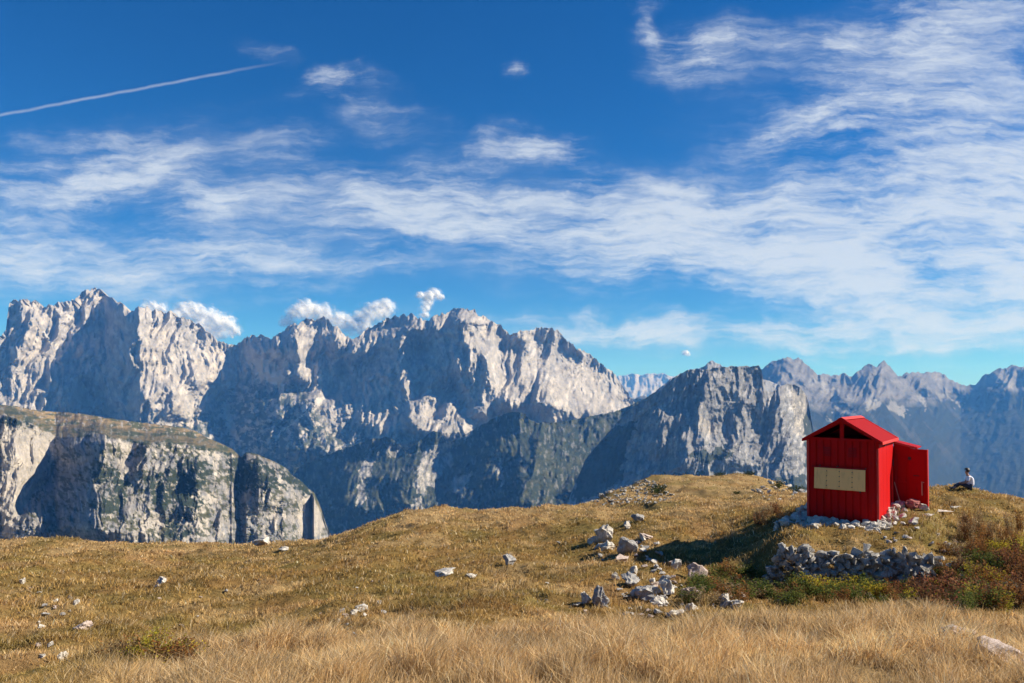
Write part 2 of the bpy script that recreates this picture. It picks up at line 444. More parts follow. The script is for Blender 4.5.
ltD = [Cp((285, 170), (350, 165), (345, 250), (325, 350), (300, 330), (290, 230)), Cp((370, 320), (400, 270), (430, 295), (425, 340), (390, 375)),
       Cp((430, 350), (460, 360), (520, 420), (480, 460), (425, 455)), Cp((505, 350), (550, 405), (535, 430), (505, 390)),
       Cp((390, 150), (470, 95), (520, 110), (590, 170), (570, 290), (520, 210), (440, 160))]
pil = [Ap((870, 270), (920, 250), (965, 290), (960, 350), (900, 360), (865, 340)), Ap((430, 330), (460, 330), (450, 430), (420, 440)), Ap((520, 330), (540, 330), (560, 450), (520, 460)), Cp((180, 180), (215, 170), (150, 290), (110, 310)), Cp((60, 230), (110, 250), (60, 350), (20, 360)),
       Cp((310, 400), (330, 380), (350, 430), (330, 450)), Cp((600, 330), (615, 310), (620, 380), (600, 390)), Cp((620, 110), (650, 130), (680, 250), (650, 260)), Ap((90, 110), (120, 130), (90, 250), (50, 300), (40, 260)), Ap((150, 300), (230, 350), (250, 420), (180, 420))]
pale = [Ap((700, 400), (720, 430), (735, 520), (715, 510), (690, 440)), Ap((1024, 400), (940, 450), (860, 520), (830, 560), (870, 500), (960, 430)), Ap((130, 200), (190, 160), (150, 200), (200, 260), (170, 240)),
        Cp((115, 490), (190, 460), (130, 495)), Ap((220, 340), (260, 350), (300, 440), (230, 400)), Ap((740, 270), (860, 285), (890, 380), (800, 330)), Cp((310, 480), (330, 495), (310, 525)),
        Cp((0, 385), (60, 360), (90, 330), (100, 300), (60, 340), (0, 370))]
def colD(X, Y, t, V, s):
    c = lerp(ROCK, ROCKD, .35 + .9 * fbm(X / 14, Y / 20, 5, .6, 4))
    c = lerp(c, ROCKW * .98, sm(-.1, .6, fbm(X / 30, Y / 40, 4, .6, 14)) * .6)
    c = lerp(c, ROCKD * .55, sm(.3, .8, ridged((X + .2 * Y) / 6, Y / 12, 4, .6, 67)) * .6)
    c = lerp(c, ROCKW * 1.1, sm(.3, .9, ridged((X - .3 * Y) / 9, Y / 20, 5, .6, 69)) * .3)
    # thin ledges of grass and dwarf pine on the lower slopes
    lim = interp([(-300, 420), (180, 420), (225, 400), (240, 385), (300, 380), (330, 430), (400, 440), (640, 430)], X) + 10 * fbm(X / 18, Y / 12, 4, .6, 21)
    v = sm(-15, 12, Y - lim) * sm(-.35, .1, fbm(X / 7, Y / 7, 4, .65, 33))
    c = lerp(c, FOR * 1.4, v * .92)
    return lerp(c, SCREE, mask(pale, X, Y, 3))
mountain('dolomite_massif', skyD, [(-330, 560), (140, 560), (330, 545), (640, 540), (700, 530)],
         [(-330, 4600), (0, 4950), (60, 5250), (105, 5600), (140, 5100), (235, 5720), (300, 5480), (350, 5560), (400, 5420), (470, 5270), (550, 5500), (625, 6100), (700, 6300)], 1500, -330, 690, m_mid,
         shade=shD, lit=ltD, rough=.95, noise_px=34, seed=3, jag=3.2, colour=colD, default=.62, k=1.0, stretch=2.0, step=.8, bumps=ltD + pil, bump_h=20,
         prof=lambda X, Y, t: t ** 1.3)

# --- forested spurs under the massif
skyE = [(120, 560), (200, 500), (236, 484), (270, 474), (300, 466), (334, 452), (350, 446), (372, 439), (385, 437), (395, 441), (402, 447), (405, 452), (412, 446), (420, 441), (433, 430), (440, 433), (447, 440), (454, 441), (461, 439),
        (474, 429), (482, 424), (491, 420), (503, 415), (512, 412), (519, 412), (526, 415), (530, 420), (536, 423), (548, 423), (560, 421), (573, 420), (590, 416), (608, 413), (625, 407), (642, 401), (660, 397), (700, 395)]
rkE = [Cp((180, 540), (215, 490), (215, 520), (200, 560), (195, 600), (175, 680), (165, 640)), Cp((360, 500), (400, 480), (440, 460), (450, 520), (420, 570), (390, 600), (350, 620), (330, 600), (350, 550)),
       Cp((570, 500), (585, 510), (597, 600), (585, 610)), Cp((18, 470), (30, 470), (28, 525), (20, 525)), Cp((250, 480), (290, 490), (290, 510), (260, 520)),
       Cp((470, 400), (510, 395), (520, 425), (480, 470)), Cp((440, 590), (480, 560), (500, 570), (470, 640)), Cp((330, 650), (360, 630), (360, 673), (330, 680))]
shE = [Cp((40, 560), (160, 540), (180, 580), (160, 680), (0, 690), (0, 600)), Cp((230, 560), (330, 520), (350, 560), (320, 650), (240, 690)), Cp((420, 640), (470, 480), (560, 450), (570, 500), (540, 560), (450, 680)),
       Cp((610, 560), (650, 470), (700, 420), (720, 430), (690, 520), (680, 680), (610, 660)), Cp((850, 500), (960, 380), (1024, 350), (1060, 400), (960, 560), (880, 640)), Cp((740, 640), (800, 560), (850, 600), (820, 680))]
def colE(X, Y, t, V, s):
    c = lerp(FOR, GRN * .8, .3 + fbm(X / 12, Y / 9, 5, .65, 6))
    c = lerp(c, ROCK * .9, mask(rkE, X, Y, 4, 7) * (.35 + .6 * sm(-.3, .5, fbm(X / 3, Y / 6, 4, .65, 2))))
    c = lerp(c, ROCKD, sm(.2, .8, fbm(X / 3.5, Y / 8, 4, .65, 12)) * .5)
    return c
mountain('forested_spurs', skyE, [(120, 620), (700, 580)], [(120, 3500), (300, 4200), (380, 3900), (480, 3900), (520, 3700), (640, 4200), (700, 4300)], 1300, 120, 700, m_mid,
         shade=shE, lit=rkE, rough=.8, noise_px=30, seed=15, jag=1.2, colour=colE, default=.2, k=1.0, stretch=1.8, step=.8)

# --- grey rock wall on the right of centre
skyC = [(560, 520), (585, 460), (600, 441), (612, 428), (622, 416), (640, 402), (652, 394), (662, 388), (672, 379), (685, 371), (697, 368), (705, 369), (720, 367), (732, 367), (743, 366), (752, 366), (759, 365), (762, 372), (763, 380), (766, 391), (771, 393),
        (778, 388), (783, 385), (788, 383), (796, 385), (801, 388), (805, 393), (808, 401), (810, 412), (813, 430), (817, 450), (823, 470), (834, 500), (850, 540)]
def Dp(*p): return conv(p, 600, 330, .4141)
shC = [Dp((110, 200), (150, 180), (140, 260), (110, 320), (95, 300)), Dp((250, 100), (262, 98), (255, 170), (228, 235), (212, 230), (238, 150)),
       Dp((330, 150), (343, 150), (332, 240), (300, 335), (285, 330), (318, 230)), Dp((378, 110), (402, 110), (403, 170), (385, 240), (378, 180)), Dp((412, 150), (442, 145), (425, 230), (405, 300), (395, 280)),
       Dp((190, 240), (200, 240), (210, 300), (170, 350), (150, 350)), Dp((440, 260), (455, 250), (440, 330), (400, 380), (395, 370))]
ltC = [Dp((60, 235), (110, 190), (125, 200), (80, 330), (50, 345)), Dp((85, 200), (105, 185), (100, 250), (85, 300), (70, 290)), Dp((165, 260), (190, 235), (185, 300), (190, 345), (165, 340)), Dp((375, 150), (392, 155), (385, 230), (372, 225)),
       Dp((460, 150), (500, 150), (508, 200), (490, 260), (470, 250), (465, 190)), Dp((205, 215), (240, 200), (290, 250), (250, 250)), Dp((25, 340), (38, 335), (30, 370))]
fC = [Dp((0, 250), (60, 230), (90, 210), (60, 300), (50, 360), (0, 400), (-60, 420), (-60, 250)), Dp((210, 300), (290, 285), (325, 300), (300, 315), (240, 318)), Dp((495, 200), (540, 220), (560, 300), (495, 330)),
      Dp((120, 352), (230, 345), (350, 362), (500, 350), (500, 390), (100, 390))]
def colC(X, Y, t, V, s):
    c = lerp(ROCKD * 1.05, ROCK, .45 + 1.0 * fbm(X / 7, Y / 11, 5, .62, 5))
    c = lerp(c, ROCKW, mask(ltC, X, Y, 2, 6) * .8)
    c = lerp(c, GRN * .8, sm(.1, .7, fbm((X + Y * .3) / 3.5, Y / 6, 4, .7, 31)) * .6)
    c = lerp(c, ROCKD * .45, sm(.25, .7, ridged((X + .2 * Y) / 5, Y / 16, 4, .6, 37)) * .55)
    c = lerp(c, FOR, mask(fC, X, Y, 4, 16) * .9)
    return c
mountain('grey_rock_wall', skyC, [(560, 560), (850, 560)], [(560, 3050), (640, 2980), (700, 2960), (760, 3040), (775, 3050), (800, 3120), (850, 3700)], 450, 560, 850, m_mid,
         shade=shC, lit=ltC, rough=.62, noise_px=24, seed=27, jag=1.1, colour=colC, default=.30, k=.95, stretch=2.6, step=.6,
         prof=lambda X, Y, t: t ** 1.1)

# --- near plateau with its cliffs, left
skyF = [(-260, 400), (-120, 396), (-50, 400), (0, 405), (16, 406), (32, 410), (60, 412), (84, 414), (106, 418), (130, 421), (161, 425), (178, 427), (193, 430), (206, 437), (220, 443), (232, 449), (237, 454), (241, 457), (246, 452), (258, 454),
        (266, 458), (277, 463), (286, 468), (293, 476), (302, 482), (309, 489), (314, 493), (318, 501), (321, 510), (324, 520), (327, 529), (331, 540), (336, 575)]
rimF = [(-260, 425), (-100, 420), (0, 414), (30, 422), (45, 430), (56, 437), (75, 437), (100, 433), (112, 437), (130, 440), (150, 443), (165, 442), (190, 445), (215, 449), (230, 453), (237, 456), (245, 454), (258, 456), (277, 464), (290, 471), (309, 487), (327, 526), (336, 574)]
def Gp(*p): return conv(p, 0, 390, .332)
shF = [Gp((175, 140), (240, 138), (320, 140), (330, 165), (300, 200), (285, 260), (290, 330), (300, 380), (300, 450), (35, 450), (60, 380), (130, 300), (150, 240), (150, 170)),
       Gp((405, 150), (450, 155), (440, 230), (430, 290), (400, 340), (370, 400), (350, 450), (330, 420), (390, 330), (400, 230)),
       Gp((680, 200), (740, 190), (800, 220), (800, 260), (830, 290), (810, 330), (770, 350), (730, 400), (680, 455), (625, 455), (645, 380), (665, 290)),
       Gp((570, 230), (600, 240), (590, 290), (560, 300)), Gp((60, 190), (80, 190), (60, 260), (45, 250))]
dkF = [Gp((440, 260), (470, 250), (520, 230), (560, 210), (620, 200), (650, 240), (600, 290), (620, 330), (570, 390), (530, 380), (450, 330)), Gp((680, 200), (800, 215), (860, 240), (940, 300), (950, 320), (860, 290), (800, 300), (760, 320), (700, 290)),
       Gp((280, 250), (340, 230), (390, 280), (380, 330), (340, 380), (300, 360)), Gp((0, 45), (60, 60), (110, 100), (60, 110), (0, 90)), Gp((320, 130), (480, 150), (600, 150), (700, 170), (690, 195), (600, 170), (480, 165), (330, 150)),
       Gp((500, 400), (560, 400), (600, 430), (560, 455), (500, 450))]
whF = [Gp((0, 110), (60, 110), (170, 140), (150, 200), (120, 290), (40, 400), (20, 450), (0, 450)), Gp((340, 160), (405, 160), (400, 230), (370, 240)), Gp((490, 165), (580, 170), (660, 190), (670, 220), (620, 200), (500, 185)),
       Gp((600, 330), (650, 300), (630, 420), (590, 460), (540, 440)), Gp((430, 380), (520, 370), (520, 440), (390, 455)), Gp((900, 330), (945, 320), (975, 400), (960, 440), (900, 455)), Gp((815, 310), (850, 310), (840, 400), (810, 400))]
def profF(X, Y, t):
    rim = interp(rimF, X); sk = interp(skyF, X)
    a = np.clip((Y - sk) / np.maximum(rim - sk, 1), 0, 1)
    b = np.clip((Y - rim) / 110, 0, 1)
    wide = sm(0, 14, rim - sk)
    return (wide * a * .62 + .45 * b ** .9)
def colF(X, Y, t, V, s):
    rim = interp(rimF, X) + 2.5 * fbm(X / 9, Y * 0, 4, .6, 3)
    c = lerp(ROCKD * .9, ROCKW * .95, .45 + .9 * fbm(X / 6, Y / 14, 5, .6, 5))
    c = lerp(c, ROCKD * .5, sm(.3, .8, ridged((X - .1 * Y) / 4, Y / 18, 4, .6, 67)) * .55)
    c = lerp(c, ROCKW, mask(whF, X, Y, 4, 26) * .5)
    n = fbm((X - .4 * Y) / 4.5, Y / 5, 4, .7, 61) * .7 + .55 * fbm(X / 20, Y / 14, 3, .6, 62)
    c = lerp(c, GRN * .75, sm(-.2, .4, n + .45 * mask(dkF, X, Y, 4, 36) - .08) * .95 * (1 - .75 * mask([whF[0], whF[5]], X, Y, 3, 9)))
    c = lerp(c, FOR, mask(dkF, X, Y, 5, 36) * sm(-.5, -.1, n) * .9)
    med = lerp(MEAD, GRN * 1.2, sm(-.15, .4, fbm(X / 18, Y / 5, 4, .6, 71)))
    med = lerp(med, ROCK * .8, sm(.42, .6, fbm(X / 3.5, Y / 4, 3, .6, 73)))
    band = sm(0, 3, Y - (rim - 12)) * .5 + sm(.1, .5, fbm(X / 5, Y / 3, 4, .6, 75)) * .25
    med = lerp(med, FOR * 1.3, band)
    return lerp(med, c, sm(-1, 1.5, Y - rim))
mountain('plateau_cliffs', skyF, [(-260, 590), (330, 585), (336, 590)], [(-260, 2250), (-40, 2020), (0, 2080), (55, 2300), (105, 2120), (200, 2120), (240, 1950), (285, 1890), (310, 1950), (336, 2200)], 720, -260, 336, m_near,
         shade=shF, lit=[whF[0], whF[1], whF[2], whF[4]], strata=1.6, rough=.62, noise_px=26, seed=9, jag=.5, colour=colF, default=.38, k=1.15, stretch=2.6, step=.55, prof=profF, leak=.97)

# --- valley bottom under everything
vg, t_, b_ = new_mat('valley_forest')
b_.inputs['Base Color'].default_value = (.035, .05, .025, 1); b_.inputs['Roughness'].default_value = 1
n_ = t_.noise(t_.add('ShaderNodeTexCoord').outputs['Object'], .002, 6, .6)
t_.l.new(t_.ramp(n_, [(.35, (.025, .04, .02)), (.55, (.045, .06, .03)), (.7, (.10, .10, .05))]), b_.inputs['Base Color'])
xs = np.linspace(-40000, 40000, 60); ys = np.linspace(-40000, 23500, 60)
GX, GY = np.meshgrid(xs, ys)
vo = mesh_np('valley_ground', np.stack([GX, GY, ZV + 0 * GX], -1).reshape(-1, 3), grid_quads(60, 60, True), mat=vg)
tag(vo, kind='structure')

# --- haze: the air between here and the far ranges
def box_mesh(name, lo, hi):
    me = bpy.data.meshes.new(name); bm = bmesh.new(); bmesh.ops.create_cube(bm, size=1)
    for v in bm.verts: v.co = Vector([(lo[i] + hi[i]) / 2 + v.co[i] * (hi[i] - lo[i]) for i in range(3)])
    bm.to_mesh(me); bm.free(); return me
hm, t_, b_ = new_mat('mountain_air')
t_.n.remove(b_)
pv = t_.add('ShaderNodeVolumePrincipled')
HAZE = 5.2e-5
pv.inputs['Color'].default_value = (.11, .39, 1.0, 1)
pv.inputs['Absorption Color'].default_value = (1, 1, 1, 1)
pv.inputs['Density'].default_value = HAZE
pv.inputs['Anisotropy'].default_value = 0.0
t_.l.new(pv.outputs[0], t_.n['Material Output'].inputs['Volume'])
ho = bpy.data.objects.new('haze', box_mesh('haze', (-41000, -41000, ZV - 31), (41000, 24000, 1000)))
ho.data.materials.append(hm); COL.objects.link(ho); tag(ho, kind='stuff')
QG = 1.0
# ------------------------------------------------------------------ the grassy hill we stand on
TAB = {
 -300: [(4.5, 705), (7, 688), (12, 645), (20, 600), (30, 568), (40, 545), (48, 575)],
 0:   [(5, 705), (7.5, 690), (12, 642), (20, 598), (30, 563), (40, 541), (48, 565)],
 100: [(4.5, 700), (7.5, 678), (12, 642), (20, 598), (30, 565), (41, 541), (48, 565)],
 250: [(4.5, 690), (8.5, 663), (12, 645), (20, 600), (30, 567), (42, 543), (50, 562)],
 330: [(4.5, 688), (9, 652), (13, 625), (20, 590), (30, 557), (42, 539), (52, 558)],
 400: [(4.5, 686), (9, 646), (13, 620), (20, 583), (30, 543), (42, 513), (47, 516), (56, 545)],
 470: [(4.5, 686), (9, 643), (13, 618), (20, 580), (30, 541), (42, 509), (47, 512), (56, 545)],
 560: [(4.5, 686), (9, 640), (13, 620), (20, 578), (28, 545), (40, 510), (46, 506), (54, 520), (62, 540)],
 600: [(4.5, 686), (9, 637), (12, 628), (16, 600), (21, 568), (28, 542), (40, 508), (46, 503), (53, 506), (60, 492), (70, 500), (80, 530)],
 640: [(4.5, 686), (9, 634), (12, 626), (15, 610), (19, 585), (24, 555), (30, 532), (40, 507), (46, 502), (52, 504), (62, 485), (74, 477), (84, 492)],
 720: [(4.5, 686), (9, 630), (13, 622), (16, 608), (19, 592), (22, 578), (24.5, 560), (27, 542), (30, 527), (34, 513), (42, 504), (52, 499), (64, 484), (78, 474), (88, 488)],
 742: [(4.5, 686), (9, 628), (13, 622), (16, 612), (19, 597), (22, 586), (24, 567), (26, 548), (29, 522), (32, 511), (36, 505), (42, 501), (52, 497), (64, 484), (78, 474), (88, 488)],
 763: [(4.5, 685), (9, 625), (13, 622), (16, 616), (19, 602), (22, 589), (23.5, 568), (25, 546), (28, 516), (31, 508), (36, 502), (42, 499), (60, 486), (78, 475), (90, 490)],
 778: [(4.5, 685), (9, 624), (13, 622), (16, 616), (20.4, 588), (20.9, 549), (22, 541), (24, 530), (28, 517), (34, 505), (44, 498), (60, 486), (78, 475), (90, 490)],
 850: [(4.5, 685), (9, 621), (13, 624), (16, 618), (20.4, 588), (20.9, 551), (22, 542), (23.6, 527), (27, 514), (32, 502), (40, 494), (50, 500), (70, 530)],
 925: [(4.5, 686), (9, 622), (13, 624), (16, 616), (20.2, 590), (20.8, 556), (22, 543), (24, 528), (28, 511), (34, 496), (38, 490), (42, 489.5), (48, 500), (60, 530)],
 938: [(4.5, 686), (9, 623), (13, 625), (16, 614), (20.2, 590), (21.2, 556), (23, 541), (26, 520), (30, 505), (35, 494), (39, 487.5), (42, 488.5), (48, 500), (60, 530)],
 955: [(4.5, 687), (9, 624), (13, 626), (16, 612), (18.5, 590), (21, 560), (23, 540), (26, 521), (30, 506), (35, 494), (39, 487), (42, 488), (48, 500), (60, 530)],
 1024: [(4.5, 690), (9, 634), (13, 626), (16, 605), (19, 577), (23, 545), (27, 525), (32, 510), (38, 502), (43, 505), (50, 530)],
 1250: [(4.5, 695), (9, 645), (14, 625), (20, 580), (27, 548), (36, 528), (45, 545)],
}
def zof(py, d):
    v = (341.5 - py) / F; return d * (SN + v * CS) / (CS - v * SN)
PXG = np.arange(-300, 1251, 5.0)
DG = np.arange(0, 100.01, .2)
_keys = sorted(TAB)
_cols = []
for kx in _keys:
    pts = TAB[kx]
    d = [0, 2.2] + [p[0] for p in pts] ; z = [-1.62, -1.60] + [zof(p[1], p[0]) for p in pts]
    ld, lz = d[-1], z[-1]
    s0 = (z[-1] - z[-2]) / (d[-1] - d[-2])
    d.append(ld + 10); z.append(lz + 10 * min(s0, -.45)); d.append(120); z.append(z[-1] - .7 * (110 - ld))
    _cols.append(np.interp(DG, d, z))
_cols = np.array(_cols)                       # (key, depth)
T = np.array([np.interp(PXG, _keys, _cols[:, i]) for i in range(len(DG))])      # (depth, px)
Ts = blur(blur(T, 3), 2)
hard = (sm(770, 782, PXG) * sm(952, 940, PXG))[None] * (sm(19.2, 20.0, DG) * sm(22.5, 21.4, DG))[:, None]
T = Ts * (1 - hard) + T * hard

HUT_AZ = R(33)
HC = P(878, 523.5, 23.6)                       # right front corner of the hut, at its foot
HW, HL, HH = 1.94, 3.05, 2.41
ax_x = Vector((math.cos(HUT_AZ), -math.sin(HUT_AZ), 0)); ax_y = Vector((math.sin(HUT_AZ), math.cos(HUT_AZ), 0))
HO = HC - ax_x * (HW / 2)                      # foot of the hut front, middle
def hut_local(x, y):
    dx = x - HO.x; dy = y - HO.y
    return dx * ax_x.x + dy * ax_x.y, dx * ax_y.x + dy * ax_y.y
def H0(x, y):
    x = np.asarray(x, float); y = np.asarray(y, float)
    yc = np.clip(y, .5, 99.9)
    px = np.clip(512 + F * 1.016 * x / yc, -299, 1249)
    fx = (px + 300) / 5.0; fy = yc / .2
    ix = np.minimum(fx.astype(int), len(PXG) - 2); iy = np.minimum(fy.astype(int), len(DG) - 2)
    a = fx - ix; b = fy - iy
    z = (T[iy, ix] * (1 - a) + T[iy, ix + 1] * a) * (1 - b) + (T[iy + 1, ix] * (1 - a) + T[iy + 1, ix + 1] * a) * b
    z = np.where(y < .5, -1.62 + .02 * (np.clip(y, -30, .5)), z)
    far = np.maximum(y - 99.9, 0); z = z - far * .8
    lat = np.maximum(np.abs(x) - (24 + 1.0 * yc), 0); z = z - lat * .5
    return z
def H(x, y):
    x = np.asarray(x, float); y = np.asarray(y, float)
    z = H0(x, y)
    lx, ly = hut_local(x, y)
    q = np.maximum(np.abs(lx - .3) - 1.55, np.abs(ly - 1.9) - 2.2)
    w = sm(.9, 0, q)
    z = z * (1 - w) + (HC.z - .10 + .09 * np.clip(ly + .5, 0, 4)) * w
    amp = sm(3, 8, y) * (1 - w)
    amp = amp * np.where(y > 100, 1, 1)
    z = z + amp * (.18 * fbm(x / 2.6, y / 2.6, 3, .5, 5) + .08 * fbm(x / .8, y / .8, 3, .55, 6) + .32 * sm(13, 26, y) * fbm(x / 7, y / 7, 3, .5, 8))
    return z
def Hs(x, y): return float(H(np.array([x]), np.array([y]))[0])
def hit(px, py, d0=3.0, d1=95.0):
    """first point of the hill seen at (px,py)"""
    d = np.arange(d0, d1, .05)
    u = (px - 512) / F; v = (341.5 - py) / F; k = d / (CS - v * SN)
    zz = k * (SN + v * CS); g = H(u * k, d)
    i = np.argmax(g >= zz)
    if g[i] < zz[i]: i = int(np.argmin(zz - g))
    return Vector((u * k[i], d[i], g[i]))

def zone(x, y):
    """what grows where: returns straw (pale dry grass), rust, green weights"""
    px = 512 + F * 1.016 * x / np.maximum(y, 1)
    n1 = fbm(x / 3.2, y / 3.2, 4, .55, 21); n2 = fbm(x / 1.1, y / 1.1, 3, .55, 22); n3 = fbm(x / 9, y / 9, 3, .5, 23)
    near = sm(12.2, 8.6, y + 1.8 * n1 + .8 * n2) * sm(20, 190, px - 30 * n1)
    straw = np.clip(near + sm(.15, .6, n1 + .4 * n2 + .35 * sm(28, 42, y)) * .75 + .65 * sm(31, 40, y) * (1 - sm(850, 950, px)), 0, 1)
    green = .62 * sm(.1, .7, -n1 + .4 * n3 + .2 * n2 + .12 * sm(300, 0, px)) * (1 - near * .75)
    lx, ly = hut_local(x, y)
    green = np.maximum(green, sm(3.2, 1.5, np.hypot(lx - 3.0, ly - .8)) * .8)
    rust = sm(.1, .7, fbm(x / 2.2, y / 2.2, 4, .6, 24) + .1) * (1 - near * .6)
    return straw, rust, green, near

# ground sheet: fine near, coarse far, out to the foot of the slope
gy = np.concatenate([np.linspace(-40, 3, 20), 3 + np.cumsum(.045 * 1.0075 ** np.arange(640))])
gy = np.concatenate([gy[gy < 100], 100 + np.cumsum(2.0 * 1.16 ** np.arange(36))]); gy = gy[gy < 1800]
gs = np.linspace(-1.15, 1.15, 900)
GX = gs[None] * (np.maximum(gy, -5)[:, None] + 14); GY = np.broadcast_to(gy[:, None], GX.shape)
GZ = H(GX, GY)
GZ = np.maximum(GZ, ZV - 5)
st, ru, gr, nr_ = zone(GX, GY)
c_straw = np.array([.40, .275, .13]); c_olive = np.array([.22, .15, .055]); c_green = np.array([.14, .125, .04]); c_rust = np.array([.22, .115, .045])
gc = lerp(np.broadcast_to(c_olive, GX.shape + (3,)), c_straw * .8, st); gc = lerp(gc, c_green, gr * .6); gc = lerp(gc, c_rust, ru * .45)
gm, t_, b_ = new_mat('hill_soil_and_turf')
at = t_.add('ShaderNodeAttribute', attribute_name='tint'); tco = t_.add('ShaderNodeTexCoord')
k1 = t_.noise(tco.outputs['Object'], 6, 6, .7); k2 = t_.noise(tco.outputs['Object'], 34, 4, .7)
kk = t_.math('ADD', t_.math('MULTIPLY', k1, .6), t_.math('MULTIPLY', k2, .4))
sc_ = t_.add('ShaderNodeVectorMath', operation='SCALE'); t_.l.new(at.outputs['Color'], sc_.inputs[0]); t_.l.new(t_.maprange(kk, .3, .7, .55, 1.3, False), sc_.inputs['Scale'])
t_.l.new(sc_.outputs[0], b_.inputs['Base Color']); b_.inputs['Roughness'].default_value = 1; b_.inputs['Specular IOR Level'].default_value = 0
bp = t_.add('ShaderNodeBump'); bp.inputs['Strength'].default_value = .9; bp.inputs['Distance'].default_value = .09; t_.l.new(kk, bp.inputs['Height']); t_.l.new(bp.outputs[0], b_.inputs['Normal'])
g_o = mesh_np('ground', np.stack([GX, GY, GZ], -1).reshape(-1, 3), grid_quads(len(gy), len(gs), True), mat=gm, colors=gc.reshape(-1, 3))
tag(g_o, kind='structure')

# ------------------------------------------------------------------ grass
def grass_mat(name):
    m, t, b = new_mat(name)
    at = t.add('ShaderNodeAttribute', attribute_name='tint')
    t.n.remove(b)
    d = t.add('ShaderNodeBsdfDiffuse'); tr = t.add('ShaderNodeBsdfTranslucent'); mx = t.add('ShaderNodeMixShader'); mx.inputs[0].default_value = .42
    t.l.new(at.outputs['Color'], d.inputs[0]); t.l.new(at.outputs['Color'], tr.inputs[0])
    t.l.new(d.outputs[0], mx.inputs[1]); t.l.new(tr.outputs[0], mx.inputs[2]); t.l.new(mx.outputs[0], t.n['Material Output'].inputs[0])
    return m
m_grass = grass_mat('grass_blades')
GR = np.random.RandomState(11)
def blades(name, n, y0, y1, hfun, wpx, seed, lean=.5, dens_pow=1.7, bright=1.0, keep=None):
    r = np.random.RandomState(seed)
    # density falls with distance from where we stand
    q = r.rand(n); e = 1 - dens_pow + 1
    y = (y0 ** e + q * (y1 ** e - y0 ** e)) ** (1 / e)
    x = (r.rand(n) * 1.5 - .75) * (y + 1.0)
    cl = fbm(x / .35, y / .35, 2, .5, 31)                       # tussocks
    ok = r.rand(n) < sm(-.5, .25, cl) * .8 + .25
    lx, ly = hut_local(x, y)
    ok &= ~((np.abs(lx) < HW / 2 + .35) & (ly > -.5) & (ly < HL + 1.0)); ok &= ~((lx > 0) & (lx < 1.9) & (ly > 2.4) & (ly < 4.2)) 
    if keep is not None: ok &= keep(x, y, r)
    x, y, cl = x[ok], y[ok], cl[ok]; n = len(x)
    z = H(x, y) - .015
    st, ru, gr, near = zone(x, y)
    h = hfun(x, y, near) * (.55 + .75 * r.rand(n)) * (.75 + .5 * sm(-.3, .6, cl)) * np.clip(1 + .75 * fbm(x / 1.1, y / 1.1, 3, .55, 77), .45, 1.9)
    w = np.maximum(.0022, wpx * y / F) * (.7 + .6 * r.rand(n))
    a = r.rand(n) * 2 * np.pi
    wind = .6 + 1.6 * fbm(x / 1.6, y / 1.6, 3, .5, 41)
    la = np.where(r.rand(n) < .3, wind * .9, r.rand(n) * 2 * np.pi) + .5 * r.randn(n)
    ll = h * lean * (.15 + 1.0 * r.rand(n))
    dx, dy = np.cos(la) * ll, np.sin(la) * ll
    sx, sy = np.cos(a) * w * .5, np.sin(a) * w * .5
    V = np.empty((n, 5, 3))
    V[:, 0] = np.stack([x - sx, y - sy, z], -1); V[:, 1] = np.stack([x + sx, y + sy, z], -1)
    mx_, my_, mz_ = x + dx * .35, y + dy * .35, z + h * .58
    V[:, 2] = np.stack([mx_ + sx * .8, my_ + sy * .8, mz_], -1); V[:, 3] = np.stack([mx_ - sx * .8, my_ - sy * .8, mz_], -1)
    V[:, 4] = np.stack([x + dx, y + dy, z + h * (1 - .25 * (ll / np.maximum(h, 1e-4)) ** 2 * .5)], -1)
    i = np.arange(n)[:, None] * 5
    q4 = i + np.array([[0, 1, 2, 3]]); t3 = i + np.array([[3, 2, 4]])
    cs = np.array([.76, .52, .25]); co = np.array([.46, .295, .10]); cg = np.array([.22, .20, .055]); cr = np.array([.42, .215, .085]); cp = np.array([.80, .66, .44])
    c = lerp(np.broadcast_to(co, (n, 3)), cs, st * (.55 + .45 * r.rand(n)))
    c = lerp(c, cg, gr * (.3 + .6 * r.rand(n))); c = lerp(c, cr, ru * .65 * r.rand(n) + .2 * near * r.rand(n))
    c = lerp(c, cp, (r.rand(n) < .14 + .22 * near) * (.25 + .6 * r.rand(n)))
    c = c * (.5 + .75 * r.rand(n))[:, None] * bright * np.clip(1 + .38 * fbm(x / 1.9, y / 1.3, 4, .6, 88), .55, 1.4)[:, None]
    C = np.repeat(c[:, None], 5, 1)
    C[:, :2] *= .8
    o = mesh_np(name, V.reshape(-1, 3), q4, t3, mat=m_grass, smooth=False, colors=np.clip(C, 0, .9).reshape(-1, 3))
    return tag(o, kind='stuff')
def h_near(x, y, near): return .10 + .24 * near
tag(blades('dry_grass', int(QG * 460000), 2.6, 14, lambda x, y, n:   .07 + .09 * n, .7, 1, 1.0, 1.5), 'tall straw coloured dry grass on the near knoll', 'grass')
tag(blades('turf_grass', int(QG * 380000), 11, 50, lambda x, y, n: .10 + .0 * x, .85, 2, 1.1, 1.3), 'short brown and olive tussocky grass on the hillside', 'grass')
tag(blades('mound_grass', int(QG * 50000), 46, 90, lambda x, y, n: .10 + .0 * x, .8, 3, .4, 1.0), 'short tan grass on the far mound', 'grass')
